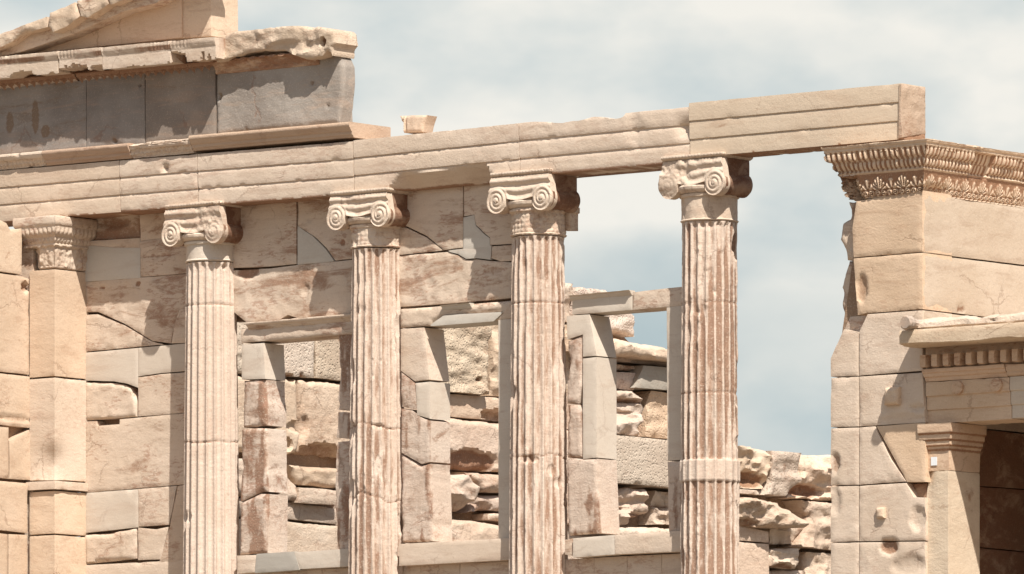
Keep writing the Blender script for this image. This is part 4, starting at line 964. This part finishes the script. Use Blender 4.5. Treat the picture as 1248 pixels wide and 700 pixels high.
# worn carved spout at the end of the rim
lathe('spout', (at(1106, 393, y=YQ-.40)[0], YQ-.44, at(1106, 393, y=YQ-.4)[2]-.005), 'y', [(0, .02), (0, .055), (.02, .065), (.05, .055), (.07, .062), (.10, .05), (.22, .045), (.22, .01)], M_GREY, porch, 32, lambda TH, T, Rr: -.005*np.abs(np.sin(TH*5)), rough=.01, tint=(1.4, 1.3, 1.2))
# discs
for uu in (1168, 1215.5):
    c_ = at(uu, 473-(uu-1168)*.075, y=YQ); lathe('round_disc', (c_[0], YQ-.030, c_[2]), 'y', [(0, .001), (0, .053), (.004, .060), (.034, .060)], M_OLD, porch, 40, rough=.001, tint=(1, .9, .8), res=.02, patina=.5)
# ceiling
sweep('ceiling', [(X0, YQ+.46), (XE-.4, YQ+.46)], [(-3.0, 0), (0, 0), (0, .2), (-3.0, .2)], M_OLD, porch, rs=.5, rp=.5, z0=zq(1127, 500), tint=(.7, .6, .5))
for lo_, hi_ in (((XE-.45, YQ+.02, 1.), (XE-.05, YE, zq(1127, 517))), ((X0+.02, YE-.45, 1.), (XE-.45, YE-.05, zq(1127, 517)))):
    prism_rect('added_shade_wall', lo_, hi_, M_OLD, porch, rough=.004, res=.3)  # unseen walls added on the open sides to darken the porch interior
prism_rect('floor_slab', (X0+.03, YQ+.56, ZFLOOR+.1), (XE-.46, YE-.46, ZFLOOR+.3), M_OLD, porch, rough=.003, res=.3, tint=(.5, .42, .36), patina=.3)
o = prism_rect('porch_parapet', (XC+.05, YQ-.05, -.2), (XE+.05, YQ+.55, at(1160, 760, y=YQ)[2]), M_OLD, None, rough=.006, res=.2); tag(o, 'plain parapet block under the porch pilaster', 'parapet')
# pilaster of the porch
xp0, xp1 = X_of(1128, YQ+.02), X_of(1155.5, YQ+.02)
pp = thing('porch_pilaster', 'pale square pilaster with a stepped capital under the porch roof', 'pilaster', (xp0, YQ, ZFLOOR))
zt_ = zq(1155, 573); zb2 = 3.4
def sw(s, n, z):
    m = np.exp(-((s-.0)/.07)**2)*sst(zt_-zb2-.35, zt_-zb2, z); q = fbm(np.stack([s, n*0, z], -1), 2.2, 3, 919); return n-.05*m*(n > -.1)-.012*sst(.2, .6, q), z
sweep('shaft', [(xp0, YQ+.02), (xp1, YQ+.02), (xp1, YQ+.50)], [(-.24, 0), (0, 0), (0, zt_-zb2), (-.24, zt_-zb2)], M_NEW, pp, rs=.03, rp=.03, z0=zb2, warp=sw, wear=.008, tint=(1.05, .98, .88), bump=1.5, stain_shade_f=lambda s, n, z: .55*np.exp(-((s-.265)/.012)**2))
h3 = zq(1127, 517)-zt_
sweep('capital', [(xp0-.04, YQ+.03), (xp1, YQ+.03), (xp1, YQ+.50)], [(-.22, 0), (0, 0), (.004, h3*.42), (.012, h3*.44), (.016, h3*.50), (.035, h3*.53), (.036, h3*.62), (.052, h3*.66), (.056, h3*.76), (.075, h3*.80), (.078, h3*.995), (-.22, h3*.995)], M_OLD, pp, rs=.04, rp=.010, z0=zt_, tint=(1, .90, .80), wear=.003, patina=.1, stain_shade_f=lambda s, n, z: .9*(np.exp(-((z-h3*.44)/.012)**2)+np.exp(-((z-h3*.53)/.010)**2)+np.exp(-((z-h3*.64)/.010)**2)+np.exp(-((z-h3*.78)/.010)**2))*(n > -.1))
c_ = at(1139, 562, y=YQ+.03)
me_o = sweep('plate', [(c_[0]-.032, YQ+.024-.004), (c_[0]+.032, YQ+.024-.004)], [(-.004, 0), (0, 0), (0, .075), (-.004, .075)], M_TAG, None, rs=.03, rp=.03, z0=c_[2]-.04, wear=0, rough=0); tag(me_o, 'small white rectangular plate fixed to the porch pilaster capital', 'plate')

# ------------------------------------------------------------------ rough wall seen through the openings
XN = -5.35
rw = thing('rubble_wall', 'bright rough wall of broken blocks seen through the windows and beside the pier', 'wall', (XN, 6, 0))
def rs_(px, **kw):
    m = kw.pop('mat', M_RUB); dx = kw.pop('dx', 0)
    d = dict(rough=.012, edge=.03, ew=.05, jag=.008, gap=.004, res=.024, depth=.5); d.update(kw)
    rq = random.Random(int(px[0][0]*7+px[0][1]*13)); tq = rq.uniform(.84, 1.02); tt = d.get('tint', (1, 1, 1)); d['tint'] = (tt[0]*tq, tt[1]*tq*rq.uniform(.955, .985), tt[2]*tq*rq.uniform(.93, .98)); d['patina'] = d.get('patina', 0)+rq.uniform(-.05, .22)
    if 'pillow' in d: d['pillow'] *= .45; d['jag'] = .014
    if d['rough'] >= .01 and 'extra' not in d:
        sd_ = nseed(); am = d['rough']
        def strat(a_, b_, d_):
            P = np.c_[a_, b_, a_*0+sd_]; Q = np.c_[a_, b_]+.03*np.c_[fbm(P, 5, 3, sd_), fbm(P, 5, 3, sd_+1)]
            return facets(Q, sd_, am*2.6, .34, (.5, 1.7))+facets(Q, sd_+9, am*1.1, .12, (.55, 1.7))+am*.3*fbm(P, 15, 4, sd_, .65, (.6, 1.6, 1))
        d['extra'] = strat
    stone('stone_block', px, 'x', XN+dx, parent=rw, mat=m, **d)
G9 = (1, .97, .92)
# through the first window
rs_([(250, 380), (318, 385), (318, 458), (250, 452)], mat=M_CONG); rs_([(320, 386), (384, 392), (384, 461), (320, 457)], mat=M_CONG, edge=.012, rough=.005, dents=[(353, 458, 5, 4, .08, .9), (340, 456, 2, 4, .04, .9), (369, 458, 2, 5, .04, .9)])
rs_([(385, 392), (462, 398), (462, 470), (385, 461)], mat=M_CONG, edge=.012, rough=.006, tint=G9)
rs_([(250, 455), (364.4, 462), (364.4, 500), (368, 530), (364, 552), (346, 556), (300, 552), (250, 545)], dents=[(342, 542, 14, 13, .14, .5), (362, 520, 12, 8, .05, .3)], pillow=.03, rough=.007, tint=G9)
rs_([(365, 462.5), (462, 470), (462, 562), (400, 556), (366, 552), (369, 530)], dents=[(394, 552, 26, 12, .16, .5), (372, 520, 5, 14, .05)], pillow=.03, rough=.007, tint=G9)
rs_([(250, 556), (330, 560), (352, 575), (364, 592), (362, 612), (250, 600)], pillow=.04, dx=.04)
rs_([(353, 566), (462, 574), (462, 597), (413, 596), (364, 591)], pillow=.05, dx=.05, tint=G9)
rs_([(364, 593), (413, 597), (413, 617), (364, 613)], dx=.10, edge=.012, rough=.004)
rs_([(414, 598), (462, 600), (462, 700), (414, 695)]); rs_([(250, 602), (362, 613), (413, 619), (413, 640), (340, 632), (250, 628)], rough=.006, edge=.012)
rs_([(250, 630), (340, 634), (413, 641), (413, 700), (250, 700)], rough=.006, edge=.012, patina=.05)
# through the second window
rs_([(463, 385), (522, 390), (523, 476), (463, 470)]); rs_([(524, 386), (596, 384), (599, 392), (598, 482), (524, 476)], mat=M_CONG, dx=.10, tint=(.97, .93, .86), dents=[(585, 462, 4, 4, .05, .6)], rough=.012)
rs_([(600, 388), (700, 396), (700, 490), (600, 483)], tint=G9)
rs_([(463, 472), (625, 486), (700, 492), (700, 522), (623, 514), (463, 502)], edge=.012, rough=.004, tint=G9, dents=[(604, 506, 20, 8, .16, .4)])
rs_([(463, 503), (540, 508), (700, 523), (700, 588), (610, 576), (525, 569), (463, 566)], pillow=.05, dx=.06, dents=[(575, 563, 38, 17, .10, .9), (530, 562, 9, 12, .05, .2)], tint=G9, rough=.008)
rs_([(463, 572), (520, 575), (568, 578), (583, 592), (581, 612), (568, 624), (520, 626), (463, 620)], pillow=.06, dx=.10, rough=.018, dents=[(530, 616, 60, 14, .07, .35)])
rs_([(570, 575), (625, 578), (650, 592), (640, 602), (590, 601), (584, 590)], pillow=.06, dx=.08, tint=G9)
rs_([(584, 603), (640, 604), (660, 616), (650, 628), (600, 622), (572, 625), (583, 612)], pillow=.05, dx=.05, dents=[(590, 618, 14, 7, .06, .4)])
rs_([(596, 624), (650, 629), (650, 640), (598, 634)], pillow=.03, dx=.04); rs_([(463, 630), (530, 631), (580, 634), (650, 645), (650, 700), (463, 700)], pillow=.07, dx=.12, tint=G9, dents=[(525, 655, 40, 8, .05, .5)])
# hidden behind the third column and third window
rs_([(600, 338), (700, 345), (700, 394), (600, 386)]); rs_([(641, 590), (727, 596), (727, 628), (662, 622)]); rs_([(651, 630), (727, 630), (727, 700), (651, 700)])
rs_([(700, 349), (740, 353), (777, 385), (777, 411), (740, 404), (700, 402)], pillow=.03, rough=.01, edge=.015, mat=M_CONG, dents=[(755, 409, 20, 4, .05, .6)])
rs_([(700, 404), (730, 418), (760, 426), (860, 446), (860, 452), (784, 444), (700, 436)], dx=.0, patina=.3)
rs_([(700, 408), (735, 408), (775, 416), (870, 432), (870, 447), (812, 440), (728, 430), (700, 428)], dx=.26, edge=.03, rough=.014, pillow=.03, depth=.7, tint=G9)
rs_([(700, 438), (783, 446), (783, 452), (700, 450)], patina=.6, dx=.05, rough=.03); rs_([(700, 451), (783, 454), (775, 476), (700, 470)], patina=.15, dx=.03)
rs_([(785, 445), (870, 452), (870, 480), (774, 473)], mat=M_WHITE, dx=.10, tint=(.80, .80, .80), edge=.01, rough=.006, bump=2)
rs_([(700, 471), (774, 476), (784, 482), (788, 500), (782, 532), (733, 527), (700, 524)], pillow=.04, dx=.12, rough=.03, dents=[(735, 508, 10, 12, .10, .4), (760, 488, 30, 3, .05, .7), (770, 503, 26, 2, .03, .3)])
rs_([(789, 476), (870, 482), (870, 540), (784, 533)], mat=M_CONG, edge=.01, dx=0, tint=(1.0, .88, .75))
rs_([(733, 528), (870, 541), (870, 600), (812, 594), (728, 587), (733, 560)], mat=M_CONG, tint=(.98, .98, .96), dx=.16, edge=.012, rough=.005, patina=-.3)
rs_([(700, 526), (732, 529), (731, 585), (700, 585)], dx=.04); rs_([(700, 588), (792, 596), (794, 626), (770, 640), (740, 646), (700, 640)], pillow=.05, dx=.12, rough=.035, dents=[(782, 632, 16, 10, .10, .6), (745, 618, 26, 3, .05, .6), (740, 637, 12, 6, .06, .4)])
rs_([(795, 598), (900, 606), (900, 642), (795, 640)], rough=.03, patina=.1, dents=[(805, 618, 14, 3, .04, .6)]); rs_([(728, 642), (795, 642), (900, 648), (900, 700), (728, 700)], dx=.08, pillow=.05)
# between the fourth column and the pier
rs_([(862, 540), (901, 543), (935, 547.5), (940, 556), (938, 588), (930, 597), (900, 596), (862, 590)], pillow=.05, rough=.035, dents=[(915, 585, 22, 12, .12, .8)], dx=.12, tint=(.97, .95, .9))
rs_([(862, 592), (931, 598), (931, 604), (862, 598)], dx=.16, edge=.008)
rs_([(941, 548), (974, 552), (975, 586), (960, 606), (932, 603), (941, 588)], mat=M_CONG, edge=.014, dx=.16, tint=(.98, .97, .93))
rs_([(976, 552), (1015, 554), (1070, 560), (1070, 616), (961, 607), (976, 588)], pillow=.05, dx=.10, rough=.03, dents=[(985, 598, 26, 10, .13, .8)], tint=G9)
rs_([(870, 603), (920, 607), (957, 612), (974, 628), (986, 638), (978, 644), (935, 644), (900, 638), (870, 640)], pillow=.05, dx=.28, rough=.03, dents=[(915, 637, 18, 6, .08, .6)], tint=G9, depth=.7)
rs_([(936, 640), (980, 640), (968, 664), (938, 664)], dx=0, patina=.35, rough=.02)
rs_([(976, 609), (1070, 618), (1070, 676), (970, 667), (980, 644), (986, 630)], dx=.06, bump=1.2, rough=.02, tint=(1, .97, .92))
rs_([(864, 642), (902, 640), (938, 648), (938, 662), (864, 656)], edge=.008, rough=.004, dx=.12, tint=G9); rs_([(864, 657), (938, 663), (939, 720), (864, 715)], edge=.008, rough=.004, dx=.12, tint=G9)
rs_([(940, 668), (978, 668), (980, 684), (972, 694), (940, 690)], pillow=.03, dx=.14, rough=.03, dents=[(958, 692, 16, 7, .10, .8)]); rs_([(940, 695), (980, 695), (980, 730), (940, 730)])
rs_([(981, 672), (1070, 678), (1070, 740), (981, 735)], bump=1.2, rough=.02, tint=G9)
stone('wall_core', [(250, 390), (700, 350), (770, 420), (860, 445), (860, 545), (1070, 566), (1070, 745), (250, 745)], 'x', XN-.2, depth=.3, parent=rw, mat=M_CORE, res=.2)
